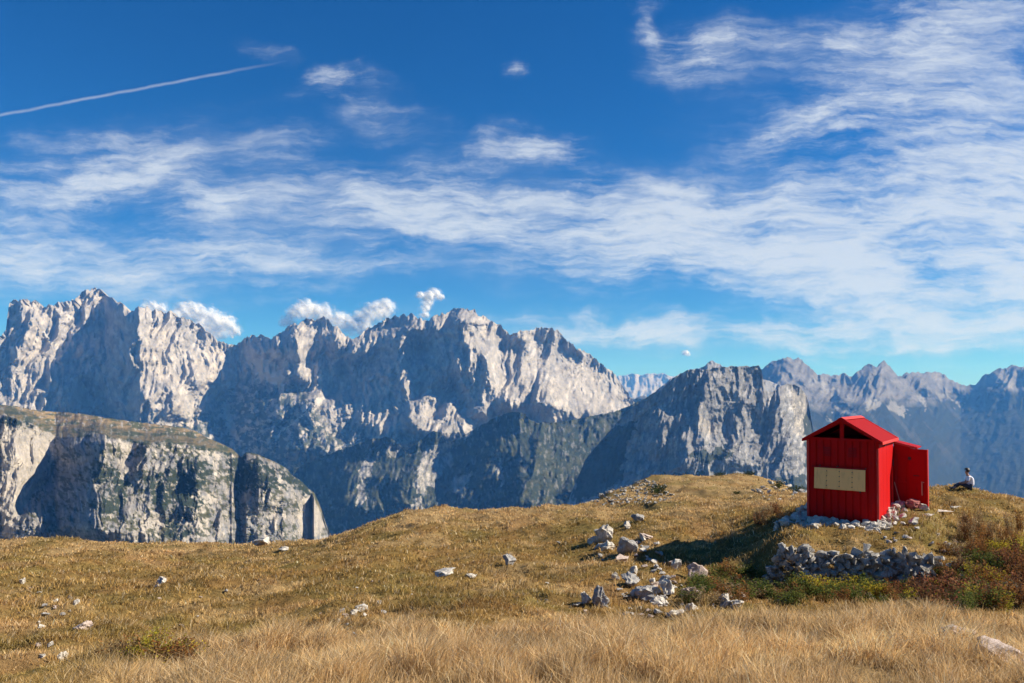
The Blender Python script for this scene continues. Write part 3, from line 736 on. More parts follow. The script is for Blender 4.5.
# ------------------------------------------------------------------ stones
def stone_mat(name, base, stain, sc=1.0):
    m, t, b = new_mat(name)
    tc = t.add('ShaderNodeTexCoord')
    n1 = t.noise(tc.outputs['Object'], 5 * sc, 7, .65, .5); n2 = t.noise(tc.outputs['Object'], 23 * sc, 5, .7)
    k = t.math('ADD', t.math('MULTIPLY', n1, .65), t.math('MULTIPLY', n2, .35))
    oi = t.add('ShaderNodeObjectInfo')
    col = t.ramp(k, [(.34, stain), (.47, tuple(.6 * base[i] + .4 * stain[i] for i in range(3))), (.56, base), (.75, tuple(min(1, c * 1.12) for c in base))])
    t.l.new(col, b.inputs['Base Color'])
    b.inputs['Roughness'].default_value = .95; b.inputs['Specular IOR Level'].default_value = .15
    bp = t.add('ShaderNodeBump'); bp.inputs['Strength'].default_value = .9; bp.inputs['Distance'].default_value = .03 / sc
    t.l.new(k, bp.inputs['Height']); t.l.new(bp.outputs[0], b.inputs['Normal'])
    return m
m_stone = stone_mat('pale_limestone', (.62, .57, .49), (.20, .185, .155))
m_stone_g = stone_mat('grey_limestone', (.40, .38, .35), (.11, .105, .10))
m_stone_p = stone_mat('pinkish_limestone', (.52, .42, .36), (.22, .17, .14))
m_wall = stone_mat('wall_stone', (.42, .39, .34), (.08, .075, .065))
m_redrock = stone_mat('red_stone', (.42, .16, .14), (.22, .07, .06))

def hull_stone(seed, n=16, sub=2, flat=1.0, rough=.05, sharp=.9):
    """angular block: hull of a few random points, softened and roughened. returns V,F (unit size)"""
    rr = random.Random(seed)
    bm = bmesh.new()
    for i in range(n):
        v = Vector((rr.gauss(0, 1), rr.gauss(0, 1), rr.gauss(0, 1))).normalized() * rr.uniform(.8, 1.0)
        v.x = math.copysign(abs(v.x) ** sharp, v.x); v.z *= flat
        bm.verts.new(v * .5)
    bmesh.ops.convex_hull(bm, input=bm.verts)
    for v in [v for v in bm.verts if not v.link_faces]: bm.verts.remove(v)
    if sub:
        bmesh.ops.bevel(bm, geom=bm.edges[:], offset=.018, segments=1, affect='EDGES', profile=.6)
        bmesh.ops.triangulate(bm, faces=bm.faces[:])
        for _ in range(sub):
            bmesh.ops.subdivide_edges(bm, edges=[e for e in bm.edges if e.calc_length() > .09], cuts=1, use_grid_fill=True)
            bmesh.ops.triangulate(bm, faces=bm.faces[:])
        bm.normal_update()
        co = np.array([v.co for v in bm.verts]); no = np.array([v.normal for v in bm.verts])
        d = rough * (fbm(co[:, 0] * 3 + seed, co[:, 1] * 3 + co[:, 2] * 4.1, 4, .6, 2) + .6 * fbm(co[:, 2] * 5 + seed, co[:, 0] * 5 - co[:, 1] * 3, 3, .6, 5))
        co = co + no * d[:, None]
        for v, c in zip(bm.verts, co): v.co = c
    bmesh.ops.triangulate(bm, faces=bm.faces[:])
    V = np.array([v.co[:] for v in bm.verts]); bm.verts.index_update()
    Fc = np.array([[v.index for v in f.verts] for f in bm.faces])
    bm.free()
    return V, Fc
PROTO = [hull_stone(100 + i, 11, 2, rough=.085) for i in range(9)]
PLOW = [hull_stone(300 + i, 11, 1, rough=.07) for i in range(12)]
def rotm(r, tilt=.4):
    e = Euler((r.uniform(-tilt, tilt), r.uniform(-tilt, tilt), r.uniform(0, 6.283))); return np.array(e.to_matrix())
def stone_obj(name, proto, size, loc, rng, mat, tilt=.3, rot=None):
    V, Fc = proto
    Rm = np.array(Euler(rot).to_matrix()) if rot else rotm(rng, tilt)
    V = (V * np.array(size)) @ Rm.T
    o = mesh_np(name, V, tris=Fc, mat=mat, smooth=False)
    o.location = loc
    return o
def pile(name, items, mat):
    """items: (proto index, size, location, rotation matrix) -> ONE mesh (a wall or a footing)"""
    Vs, Fs, n = [], [], 0
    for pi, size, loc, Rm in items:
        V, Fc = PLOW[pi % len(PLOW)]
        V = (V * np.array(size)) @ Rm.T + np.array(loc)
        Vs.append(V); Fs.append(Fc + n); n += len(V)
    return mesh_np(name, np.concatenate(Vs), tris=np.concatenate(Fs), mat=mat, smooth=False)

rs = random.Random(5)
# ---- boulders: px, py (foot), width px, height px, material, label
BO = [
 (604, 544, 19, 19, m_stone, 'tall white rounded boulder, the highest one standing in the rock group left of the shadow', 1.1),
 (628, 557, 20, 19, m_stone_g, 'grey cracked boulder with a dark left face beside the white boulders', 1.1),
 (594, 546, 12, 10, m_stone, 'small jagged white rock left of the tall white boulder', .8),
 (609, 554, 18, 12, m_stone, 'white rock squeezed between the tall white boulder and the grey cracked one', .8),
 (641, 523, 17, 8, m_stone_g, 'low dark grey rock lying alone above the boulder group', .8),
 (627, 530, 11, 8, m_stone, 'small pale rock just left of the low dark rock', .8),
 (646, 541, 20, 6, m_stone_p, 'long flat beige slab sunk in the grass right of the boulders', .8),
 (636, 577, 13, 9, m_stone, 'pale oval rock just above the white rock heap', .9),
 (616, 582, 8, 10, m_stone, 'thin upright white stone left of the white rock heap', .6),
 (631, 589, 22, 12, m_stone_g, 'grey domed block at the top left of the white rock heap', 1.0),
 (645, 603, 28, 15, m_stone_g, 'dark front block at the foot of the white rock heap', 1.0),
 (653, 586, 10, 8, m_stone, 'rounded white stone perched on the white rock heap', .8),
 (668, 600, 17, 18, m_stone, 'tilted white slab on the right end of the white rock heap', .9),
 (655, 597, 16, 10, m_stone, 'white broken block in the middle of the white rock heap', .9),
 (659, 608, 20, 10, m_stone, 'cracked white block at the bottom right of the white rock heap', .9),
 (586, 606, 13, 13, m_stone, 'white block at the far left of the lower rocks', .9),
 (601, 611, 20, 22, m_stone_g, 'pointed grey rock like a fin in the lower rocks', .7),
 (675, 621, 22, 12, m_stone, 'white knobbly rock half sunk in the near straw grass', 1.0),
 (693, 603, 24, 15, m_stone_p, 'large smooth beige boulder right of the white rock heap', 1.0),
 (698, 584, 22, 19, m_stone_p, 'leaning brown and white slab at the edge of the hut shadow', .6),
 (677, 572, 11, 13, m_stone, 'upright pale rock at the tip of the hut shadow', .8),
 (692, 615, 14, 10, m_stone, 'white rock below the large beige boulder', .9),
 (726, 607, 16, 11, m_stone, 'white ribbed rock left in the row below the dark hollow', .9),
 (741, 613, 24, 10, m_stone, 'low white slab in the row below the dark hollow', .9),
 (743, 602, 9, 9, m_stone, 'small upright white rock behind the low white slab', .8),
 (785, 607, 16, 7, m_stone, 'single pale rock below the left end of the drystone wall', .9),
 (154, 589, 17, 12, m_stone, 'large pale rock alone in the middle of the left hillside', 1.0),
 (80, 633, 17, 9, m_stone_p, 'round beige rock low on the left hillside', 1.1),
 (61, 664, 10, 9, m_stone, 'white stone at the bottom left above the yellow plants', .9),
 (259, 547, 18, 9, m_stone, 'white rock on the skyline of the left hillside', .8),
 (283, 552, 12, 4, m_stone, 'flat pale stone just right of the skyline rock', .9),
 (443, 577, 24, 5, m_stone, 'long flat pale slab in the middle of the grass slope', 1.2),
 (471, 579, 12, 4, m_stone, 'short flat pale slab right of the long one', 1.0),
 (509, 566, 14, 12, m_stone_g, 'grey and white rock alone in the middle slope', .9),
 (1000, 672, 66, 26, m_stone_p, 'broad grey slab in the near grass at the right edge', 1.1),
 (962, 648, 40, 24, m_stone_p, 'flat mossy slab in the near grass left of the broad slab', 1.1),
 (21, 585, 6, 6, m_stone, 'small white stone high at the left edge of the hillside', .9),
 (353, 618, 8, 6, m_stone, 'white stone at the top of the small scree patch in the slope', .9),
]
for k, (px, py, w, h, mat, lab, dp) in enumerate(BO):
    p = hit(px, py - 1)
    mpp = p.y / F
    W_, H_ = w * mpp, h * mpp
    o = stone_obj('limestone_boulder' if w > 12 else 'limestone_rock', PROTO[k % 9], (W_ * 1.16, W_ * dp * 1.1, H_ * 1.35), (p.x, p.y + W_ * .3, p.z + H_ * .34), rs, mat, .18)
    tag(o, lab, 'boulder' if w > 12 else 'rock')
def scatter(n, poly, size, label, group, name='limestone_fragment', mat=None, cat='stone', seed=1, flat=.7):
    r = random.Random(seed); xs_ = [p[0] for p in poly]; ys_ = [p[1] for p in poly]; k = 0; first = {}
    while k < n:
        px, py = r.uniform(min(xs_), max(xs_)), r.uniform(min(ys_), max(ys_))
        if not inpoly(np.array([px]), np.array([py]), poly)[0]: continue
        p = hit(px, py); s = 1.2 * r.uniform(*size) * (1.6 if r.random() < .12 else 1) * p.y / F
        pi = r.randrange(len(PLOW))
        m = mat or r.choice([m_stone, m_stone, m_stone_p, m_stone_g])
        if (pi, m) not in first:
            V, Fc = PLOW[pi]; first[(pi, m)] = mesh_np(name, V, tris=Fc, mat=m, smooth=False, link=False)
        o = bpy.data.objects.new(name, first[(pi, m)]); COL.objects.link(o)
        o.scale = (s * r.uniform(.8, 1.4), s * r.uniform(.8, 1.4), s * r.uniform(.6, 1.1) * flat)
        o.rotation_euler = (r.uniform(-.5, .5), r.uniform(-.5, .5), r.uniform(0, 6.28))
        o.location = (p.x, p.y, p.z + s * .3)
        tag(o, label, cat, group); k += 1
scatter(70, [(590, 548), (650, 535), (668, 560), (690, 600), (672, 610), (620, 600), (606, 570)], (3, 7), 'small pale stone strewn among the boulders left of the shadow', 'stones strewn among the boulders', seed=2)
scatter(40, [(570, 600), (640, 606), (760, 606), (760, 614), (640, 622), (572, 612)], (3, 7), 'small pale stone along the edge of the near straw grass', 'stones along the straw grass edge', seed=3)
scatter(22, [(340, 612), (392, 604), (390, 632), (362, 642), (338, 638)], (3, 7), 'angular white stone in the small scree patch in the slope', 'stones of the small scree patch', seed=4)
scatter(26, [(2, 575), (45, 590), (80, 604), (70, 668), (40, 672), (30, 610), (4, 604)], (2.5, 6), 'small white stone scattered on the left hillside', 'stones on the left hillside', seed=5)
r = random.Random(6); items = []
while len(items) < 230:
    px, py = r.uniform(583, 680), r.uniform(477, 507)
    if not inpoly(np.array([px]), np.array([py]), [(583, 502), (600, 492), (638, 479), (662, 484), (678, 498), (655, 504), (600, 506)])[0]: continue
    p = hit(px, py); s = r.uniform(1.4, 4.6) * p.y / F
    items.append((r.randrange(12), (s * r.uniform(.9, 1.5), s, s * .7), (p.x, p.y, p.z + s * .25), rotm(r, .5)))
tag(pile('scree', items, m_wall), 'grey scree covering the left flank of the far mound', 'scree', kind='stuff')
scatter(34, [(735, 494), (775, 480), (806, 484), (806, 500), (760, 502)], (2, 5), 'pale stone in the bare ground left of the hut', 'stones left behind the hut', seed=7)
scatter(16, [(880, 530), (905, 514), (925, 520), (912, 540), (885, 545)], (3, 6), 'pale stone lying on the grass by the right corner of the hut', 'stones by the hut corner', seed=8)
scatter(24, [(925, 540), (950, 534), (1020, 560), (1010, 590), (945, 590)], (2.5, 6), 'pale stone between the autumn shrubs on the right', 'stones between the shrubs', seed=9)
scatter(14, [(120, 600), (300, 560), (560, 540), (560, 600), (200, 640)], (2, 5), 'tiny pale stone dotted in the open grass slope', 'stones dotted in the slope', seed=10)

# flat slabs set in the turf by the door
for k, (px, py, w, lab) in enumerate([(940, 512, 30, 'long flat pale slab in the turf right of the hut door'), (955, 508, 18, 'flat pale slab beyond the long one by the hut'), (928, 516, 12, 'short flat pale slab nearest the hut door'), (948, 545, 10, 'tilted white slab above the autumn shrubs')]):
    p = hit(px, py); s = w * p.y / F
    o = stone_obj('paving_slab', PROTO[(k + 3) % 9], (s * 1.1, s * .9, .10), (p.x, p.y, p.z + .02), rs, m_stone, .05, rot=(0, 0, .1 * k)); tag(o, lab, 'stone slab')

# ---- drystone wall
items = []; r = random.Random(21)
def wall_line(px): return interp([(772, 20.7), (785, 20.4), (850, 20.25), (905, 20.1), (925, 20.05), (938, 20.2), (942, 20.5)], px)
px = 770.0
while px < 940:
    d = float(wall_line(px)); x = (px - 512) / F / 1.016 * d * 1.0
    top = float(H(np.array([x * 1.03]), np.array([d + .8]))[0]); bot = Hs(x, d - .5) - .05
    top = min(top, zof(interp([(770, 548), (778, 540), (800, 543), (860, 549), (905, 555), (925, 560), (940, 560)], px), d))
    bot = zof(interp([(770, 585), (800, 590), (900, 592), (940, 596)], px), d)
    top += .16 * float(pn(np.array([px / 14.]), np.array([3.3]), 4)[0]); z = bot; row = 0
    while z < top + .02:
        hgt = r.uniform(.09, .25) * (1.25 if px > 900 else 1)
        s = r.uniform(.12, .33)
        items.append((r.randrange(12), (s * 1.25, .42, hgt * 1.5), (x + r.uniform(-.06, .06), d + .12 + (z - bot) * .12 + r.uniform(-.06, .05), z + hgt / 2), np.array(Euler((r.uniform(-.3, .3), r.uniform(-.35, .35), r.uniform(-.4, .4))).to_matrix())))
        z += hgt * .86
    px += r.uniform(3.5, 6.5)
for k in range(60):                                     # loose coping, and the right-hand return of the wall
    px_ = r.uniform(776, 935); d = float(wall_line(px_)) + r.uniform(.15, .6); x = (px_ - 512) / F / 1.016 * d
    s = r.uniform(.10, .24); items.append((k, (s * 1.4, s, s * .8), (x, d, Hs(x, d) + s * .15), rotm(r, .4)))
w_o = pile('drystone_wall', items, m_wall)
tag(w_o, 'low grey drystone retaining wall below the red hut', 'stone wall')

# ---- rubble footing of the hut
items = []; r = random.Random(22)
def hw(lx, ly, z=0): return HO + ax_x * lx + ax_y * ly + Vector((0, 0, z))
for k in range(150):
    lx = r.uniform(-1.75, 1.35); ly = -.10 - abs(r.gauss(0, .42)); s = r.uniform(.14, .36)
    q = hw(lx, ly); items.append((k, (s * 1.35, s, s * .9), (q.x, q.y, max(Hs(q.x, q.y), q.z - .5) + s * r.uniform(.05, .32)), rotm(r, .3)))
for k in range(60):
    lx = -1.05 - abs(r.gauss(0, .35)); ly = r.uniform(-.3, 2.4); s = r.uniform(.15, .36)
    q = hw(lx, ly); items.append((k, (s * 1.3, s, s * .8), (q.x, q.y, Hs(q.x, q.y) + s * .15), rotm(r, .3)))
items2 = []
for k in range(46):
    lx = HW / 2 + .06 + abs(r.gauss(0, .2)); ly = r.uniform(-.35, 2.9); s = r.uniform(.12, .27)
    q = hw(lx, ly); items2.append((k, (s * 1.2, s, s * .9), (q.x, q.y, Hs(q.x, q.y) + s * .2 + .10 * r.random()), rotm(r, .4)))
f_o = pile('stone_footing', items, m_stone)
tag(f_o, 'pale rubble footing packed below the shaded front of the red hut', 'stone footing')
tag(pile('stone_heap', items2, m_stone), 'sunlit rubble heaped along the side wall of the red hut', 'stone heap')

# ------------------------------------------------------------------ red bivouac hut
def paint(name, col, rough=.45, wear=(.2, .03, .02), wamt=.25):
    m, t, b = new_mat(name)
    tc = t.add('ShaderNodeTexCoord')
    mp = t.add('ShaderNodeMapping'); t.l.new(tc.outputs['Object'], mp.inputs[0]); mp.inputs['Scale'].default_value = (3, 3, .7)
    n = t.noise(mp.outputs[0], 3.5, 7, .65, .3); n2 = t.noise(tc.outputs['Object'], 40, 4, .6)
    c = t.mix(t.maprange(n, .5, .78, 0, wamt), (*col, 1), (*wear, 1))
    c = t.mix(t.maprange(n2, .62, .8, 0, wamt), c, tuple(min(1, x * 1.5 + .03) for x in col) + (1,))
    t.l.new(c, b.inputs['Base Color'])
    b.inputs['Roughness'].default_value = rough
    b.inputs['Specular IOR Level'].default_value = .06
    bp = t.add('ShaderNodeBump'); bp.inputs['Strength'].default_value = .25; bp.inputs['Distance'].default_value = .01; t.l.new(n, bp.inputs['Height']); t.l.new(bp.outputs[0], b.inputs['Normal'])
    return m
m_red = paint('red_painted_metal', (.45, .005, .005), .6, (.24, .008, .008), .8)
m_redr = paint('red_roof_paint', (.34, .006, .012), .7, (.40, .03, .035), .6)
m_redl = paint('bright_red_edge', (.60, .05, .04), .5, (.5, .2, .12), .6)
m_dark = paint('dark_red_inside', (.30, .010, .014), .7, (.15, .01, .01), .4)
m_board = paint('weathered_tan_board_sunlit', (.95, .56, .21), .8, (.70, .40, .15), .9)  # tan brightened and warmed: sunlight painted into the shaded board's colour
m_bolt = paint('dark_iron', (.07, .05, .05), .5, (.12, .06, .04), .3)
m_wood = paint('worn_pink_wood', (.55, .27, .2), .8, (.3, .15, .1), .4)

class MB:
    def __init__(s): s.bm = bmesh.new()
    def box(s, lo, hi, M=None, bev=0.0):
        r = bmesh.ops.create_cube(s.bm, size=1); vs = r['verts']
        for v in vs:
            v.co = Vector([(lo[i] + hi[i]) / 2 + v.co[i] * (hi[i] - lo[i]) for i in range(3)])
            if M: v.co = M @ v.co
        if bev:
            es = list({e for v in vs for e in v.link_edges}); bmesh.ops.bevel(s.bm, geom=es, offset=bev, segments=1, affect='EDGES')
        return s
    def prism(s, pts, a, b, axis=1):
        """extrude a polygon given in the other two axes from a to b along axis"""
        def mk(p, t):
            c = list(p); c.insert(axis, t); return s.bm.verts.new(c)
        A = [mk(p, a) for p in pts]; B = [mk(p, b) for p in pts]
        s.bm.faces.new(A); s.bm.faces.new(B[::-1]); n = len(pts)
        for i in range(n): s.bm.faces.new((A[i], A[(i + 1) % n], B[(i + 1) % n], B[i]))
        return s
    def tube(s, p, q, r, seg=10):
        p, q = Vector(p), Vector(q); d = q - p
        rr = bmesh.ops.create_cone(s.bm, cap_ends=True, segments=seg, radius1=r, radius2=r, depth=d.length)
        Mx = Matrix.Translation((p + q) / 2) @ d.to_track_quat('Z', 'Y').to_matrix().to_4x4()
        for v in rr['verts']: v.co = Mx @ v.co
        return s
    def build(s, name, mat, parent=None):
        bmesh.ops.recalc_face_normals(s.bm, faces=s.bm.faces[:])
        me = bpy.data.meshes.new(name); s.bm.to_mesh(me); s.bm.free(); me.materials.append(mat)
        o = bpy.data.objects.new(name, me); COL.objects.link(o)
        if parent: o.parent = parent
        return o
hut = bpy.data.objects.new('bivouac_hut', None); COL.objects.link(hut)
hut.location = HO; hut.rotation_euler = (0, R(1.2), -HUT_AZ)
tag(hut, 'small red metal bivouac hut with gable roof on a rubble footing', 'hut')
hx = HW / 2; RZ = HH + .60                       # ridge height
# front wall: sheet with standing ribs, seams between panels
m = MB(); m.box((-hx, 0, -.25), (hx, .05, HH))
nrib = 9
for i in range(nrib):
    x0 = -hx + .05 + (HW - .10) * i / nrib; x1 = -hx + .05 + (HW - .10) * (i + 1) / nrib
    m.box((x0 + .017, -.03, -.22), (x1 - .017, .01, HH - .03), bev=.009)
m.build('front_wall', m_red, hut)
m = MB(); m.box((-hx + .06, -.055, HH - .035), (hx - .03, -.02, HH + .03)); m.build('lintel_board', m_red, hut)
m = MB(); m.box((-hx, HL - .05, -.25), (hx, HL, HH)); m.build('rear_wall', m_red, hut)
for s_ in (-1, 1):
    m = MB(); m.box((s_ * hx - .025, .05, -.25), (s_ * hx + .025, HL - .05, HH))
    for i in range(4):
        y0 = .1 + i * (HL - .2) / 4
        m.box((s_ * (hx + .026) - .008, y0 + .01, -.2), (s_ * (hx + .026) + .008, y0 + (HL - .2) / 4 - .01, HH - .04), bev=.005)
    m.build('side_wall', m_red, hut)
for s_ in (-1, 1):
    m = MB(); m.box((s_ * (hx + .012) - .03, -.032, -.26), (s_ * (hx + .012) + .03, .03, HH - .24 if s_ > 0 else HH - .04), bev=.004); m.build('corner_trim', m_redl, hut)
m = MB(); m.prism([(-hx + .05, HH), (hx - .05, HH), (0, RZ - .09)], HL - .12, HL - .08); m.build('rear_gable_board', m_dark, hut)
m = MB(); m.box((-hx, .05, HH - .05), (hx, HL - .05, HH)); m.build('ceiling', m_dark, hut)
# gables: open triangles either side of a post, with rafters
for y0, yy in ((-.02, 1), (HL - .06, 0)):
    m = MB(); m.box((-.055, y0, HH), (.055, y0 + .07, RZ - .04)); m.build('gable_post', m_red, hut)
    for s_ in (-1, 1):
        e = Vector((s_ * (hx + .10), 0, HH - .04)); a_ = Vector((0, 0, RZ - .01)); dn = Vector((0, 0, -.085))
        m = MB(); m.prism([(e.x, e.z), (a_.x, a_.z), (a_.x, a_.z - .09), (e.x - s_ * .02, e.z - .04)], y0 + .001, y0 + .06); m.build('rafter', m_red, hut)
# roof: two corrugated slopes with barge boards
for s_ in (-1, 1):
    m = MB()
    X0, Z0, X1, Z1 = s_ * (hx + .14), HH - .045, 0, RZ + .012
    n = 30; y0, y1 = -.10, HL + .14
    V_top = []; bm = m.bm
    rows = []
    for j in range(n * 2 + 1):
        y = y0 + (y1 - y0) * j / (n * 2); dz = .022 if j % 2 else 0
        rows.append([bm.verts.new((X0, y, Z0 + dz)), bm.verts.new((X1, y, Z1 + dz)), bm.verts.new((X1, y, Z1 - .03)), bm.verts.new((X0, y, Z0 - .03))])
    for a_, b__ in zip(rows, rows[1:]):
        for q in range(4): bm.faces.new((a_[q], a_[(q + 1) % 4], b__[(q + 1) % 4], b__[q]))
    bm.faces.new(rows[0]); bm.faces.new(rows[-1][::-1])
    m.build('roof', m_redr, hut)
    for yb in (y0 - .03, y1 + .0):
        m = MB(); m.prism([(X0 + s_ * .01, Z0 + .03), (X1, Z1 + .035), (X1, Z1 - .075), (X0 + s_ * .01, Z0 - .06)], yb, yb + .028); m.build('barge_board', m_redl if s_ > 0 and yb > 1 else m_red, hut)
    m = MB(); m.box((X0 - .012 + s_ * .014, y0, Z0 - .06), (X0 + .012 + s_ * .014, y1, Z0 + .022)); m.build('eaves_fascia', m_redl if s_ > 0 else m_red, hut)
m = MB(); m.prism([(-.13, RZ - .005), (0, RZ + .062), (.13, RZ - .005), (0, RZ + .045)], -.12, HL + .16); m.build('ridge_cap', m_redl, hut)
# louvred vents
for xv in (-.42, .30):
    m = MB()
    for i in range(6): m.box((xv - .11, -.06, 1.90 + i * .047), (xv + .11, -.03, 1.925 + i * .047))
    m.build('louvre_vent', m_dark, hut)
# tan shutter board, its foot standing a little off the wall
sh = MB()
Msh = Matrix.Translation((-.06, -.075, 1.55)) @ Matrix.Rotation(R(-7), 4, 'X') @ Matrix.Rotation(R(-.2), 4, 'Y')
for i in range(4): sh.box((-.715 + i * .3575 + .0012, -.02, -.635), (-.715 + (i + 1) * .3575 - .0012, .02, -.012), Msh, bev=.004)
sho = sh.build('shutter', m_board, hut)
bt = MB()
for xb in (-.3575, 0, .3575):
    for i in range(4): bt.tube(Msh @ Vector((xb, -.034, -.10 - i * .145)), Msh @ Vector((xb, -.015, -.10 - i * .145)), .014, 8)
b_o = bt.build('bolt_row', m_bolt, sho)
m = MB(); m.box((-.80, -.075, -.012), (.72, -.0, .022), Matrix.Translation((-.06, -.03, 1.56)) @ Matrix.Rotation(R(-.2), 4, 'Y')); m.build('shutter_rail', m_dark, hut)
for p_ in ((-.62, 1.60), (-.12, 1.60), (.66, 1.58), (.5, .88)):
    m = MB(); m.tube((p_[0], -.10, p_[1]), (p_[0], -.01, p_[1]), .022, 8); m.build('shutter_hook', m_bolt, hut)
# porch behind on the right, lean-to roof, doorway and open door
PX0, PX1, PY0, PY1 = -.2, hx + .50, HL + .005, HL + 1.0
m = MB(); m.box((hx + .03, PY0, -.2), (hx + .13, PY0 + .05, 2.12)); m.box((PX1 - .07, PY0, -.2), (PX1, PY0 + .05, 2.06)); m.box((hx + .13, PY0, 1.86), (PX1 - .07, PY0 + .05, 2.12)); m.prism([(hx + .03, 2.12), (PX1, 2.06), (PX1, 2.13), (hx + .03, 2.23)], PY0 + .001, PY0 + .051); m.build('door_frame', m_red, hut)
m = MB(); m.box((PX1 - .04, PY0 + .05, -.2), (PX1, PY1, 2.05)); m.build('porch_side_wall', m_red, hut)
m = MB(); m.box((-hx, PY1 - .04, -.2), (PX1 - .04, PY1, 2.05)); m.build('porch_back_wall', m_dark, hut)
m = MB(); m.box((hx + .135, PY0 + .015, -.2), (PX1 - .072, PY0 + .04, 1.858)); m.box((hx + .17, PY0 + .003, 1.0), (PX1 - .10, PY0 + .02, 1.80), bev=.004); m.box((hx + .17, PY0 + .003, .05), (PX1 - .10, PY0 + .02, .92), bev=.004); m.build('porch_panel', m_red, hut)
m = MB(); m.prism([(hx - .15, 2.30), (PX1 + .22, 2.10), (PX1 + .22, 2.065), (hx - .15, 2.265)], PY0 - .02 - .14 + .14, PY1 + .1); m.build('porch_roof', m_redr, hut)
m = MB(); m.prism([(hx + .03, 2.275), (PX1 + .23, 2.115), (PX1 + .23, 2.045), (hx + .03, 2.205)], PY0 - .055, PY0 - .022); m.build('porch_fascia', m_redl, hut)
DM = Matrix.Translation((PX1 + .004, PY0 - .02, 0)) @ Matrix.Rotation(R(-14), 4, 'Z')
m = MB(); m.box((0, -.04, .06), (.53, 0, 2.06), DM, bev=.006)
m.box((.06, -.052, 1.06), (.47, -.036, 1.92), DM, bev=.004); m.box((.06, -.052, .16), (.47, -.036, .98), DM, bev=.004)
dr = m.build('door', m_red, hut)
m = MB(); m.box((.528, -.05, .05), (.555, .01, 2.065), DM); m.build('door_edge', m_redl, dr)
m = MB(); m.tube(DM @ Vector((.39, -.10, .62)), DM @ Vector((.39, -.10, 1.05)), .018); m.tube(DM @ Vector((.39, -.04, .64)), DM @ Vector((.39, -.11, .64)), .014); m.tube(DM @ Vector((.39, -.04, 1.03)), DM @ Vector((.45, -.11, 1.03)), .014); m.build('door_handle', m_wood, dr)
m = MB(); m.tube(DM @ Vector((.12, -.07, 1.22)), DM @ Vector((.30, -.07, 1.22)), .012); m.build('door_latch', m_bolt, dr)
for z_ in (1.75, .35):
    m = MB(); m.box((-.04, -.06, z_ - .05), (.05, -.03, z_ + .05), DM); m.build('hinge', m_bolt, dr)
m = MB(); m.box((hx + .028, .95, HH - .20), (hx + .075, 1.02, HH - .04)); m.box((hx + .028, HL - .30, 1.50), (hx + .06, HL - .22, 1.70)); m.build('wall_bracket', m_bolt, hut)
# pole leaning by the door
q = hw(hx + .10, HL - .10); m = MB(); m.tube((q.x + .1, q.y - .25, q.z), (q.x - .02, q.y + .02, q.z + .95), .014); tag(m.build('walking_pole', m_wood, None), 'thin pale pole leaning on the hut wall beside the porch', 'pole')
q = hw(hx + .62, HL - .35); o = stone_obj('red_stained_rock', PROTO[4], (.85, .55, .46), (q.x, q.y, Hs(q.x, q.y) + .14), rs, m_redrock, .1); tag(o, 'red stained rock lying in front of the porch door', 'rock')
q = hw(hx + .95, HL - .55); o = stone_obj('limestone_rock', PROTO[2], (.34, .3, .3), (q.x, q.y, Hs(q.x, q.y) + .1), rs, m_stone, .2); tag(o, 'pale rock touching the red stained rock at the porch', 'rock')
q = hw(hx + .25, HL - .5); o = stone_obj('limestone_rock', PROTO[6], (.45, .4, .36), (q.x, q.y, Hs(q.x, q.y) + .1), rs, m_stone, .2); tag(o, 'pale rock in the corner between side wall and porch', 'rock')

# ------------------------------------------------------------------ plants
def leaf_cluster(seed, kind):
    """returns V, quads, colours and stem V, quads for one plant about 1 m tall/wide"""
    r = np.random.RandomState(seed)
    pal = {'green': [(.10, .13, .03), (.07, .10, .03), (.15, .16, .04)], 'yellow': [(.36, .30, .03), (.26, .24, .04), (.42, .30, .04)], 'rust': [(.24, .10, .03), (.30, .15, .05), (.17, .09, .04)],
           'dark': [(.035, .055, .02), (.05, .07, .025), (.03, .04, .018)], 'straw': [(.33, .24, .12), (.25, .16, .08), (.40, .31, .18)], 'redbrown': [(.20, .075, .04), (.26, .12, .06), (.13, .07, .04)]}[kind]
    ns = {'dark': 26}.get(kind, 22); V = []; C = []; SV = []; SF = []
    for s in range(ns):
        a = r.rand() * 6.283; rad = .42 * np.sqrt(r.rand()); bx, by = np.cos(a) * rad * .5, np.sin(a) * rad * .5
        tx, ty = np.cos(a) * rad * (1.4 if kind == 'dark' else 1.0) + .06 * r.randn(), np.sin(a) * rad * (1.4 if kind == 'dark' else 1.0) + .06 * r.randn(); hh = (.55 + .5 * r.rand()) * (.55 if kind == 'dark' else 1) * (1 - rad * .5)
        # stem
        k = len(SV); w = .008
        SV += [(bx - w, by, 0), (bx + w, by, 0), (tx + w * .4, ty, hh), (tx - w * .4, ty, hh)]; SF.append((k, k + 1, k + 2, k + 3))
        base = np.array(pal[r.randint(3)])
        for l in range(26):
            f = .12 + .88 * r.rand(); c = np.array([bx + (tx - bx) * f, by + (ty - by) * f, hh * f]) + r.randn(3) * np.array([.05, .05, .03])
            d = r.randn(3); d[2] = abs(d[2]) * .8 + .2; d /= np.linalg.norm(d); e = np.cross(d, r.randn(3)); e /= np.linalg.norm(e)
            L = .045 + .05 * r.rand(); W = L * .3
            V += [c - e * W * .3, c + d * L * .5 - e * W, c + d * L, c + d * L * .5 + e * W]
            C += [base * (.7 + .6 * r.rand())] * 4
    V = np.array(V); return V, np.arange(len(V)).reshape(-1, 4), np.array(C), np.array(SV), SF
m_leaf = grass_mat('plant_leaves'); m_stem, t_, b_ = new_mat('plant_stem'); b_.inputs['Base Color'].default_value = (.12, .08, .04, 1)
PL = {}
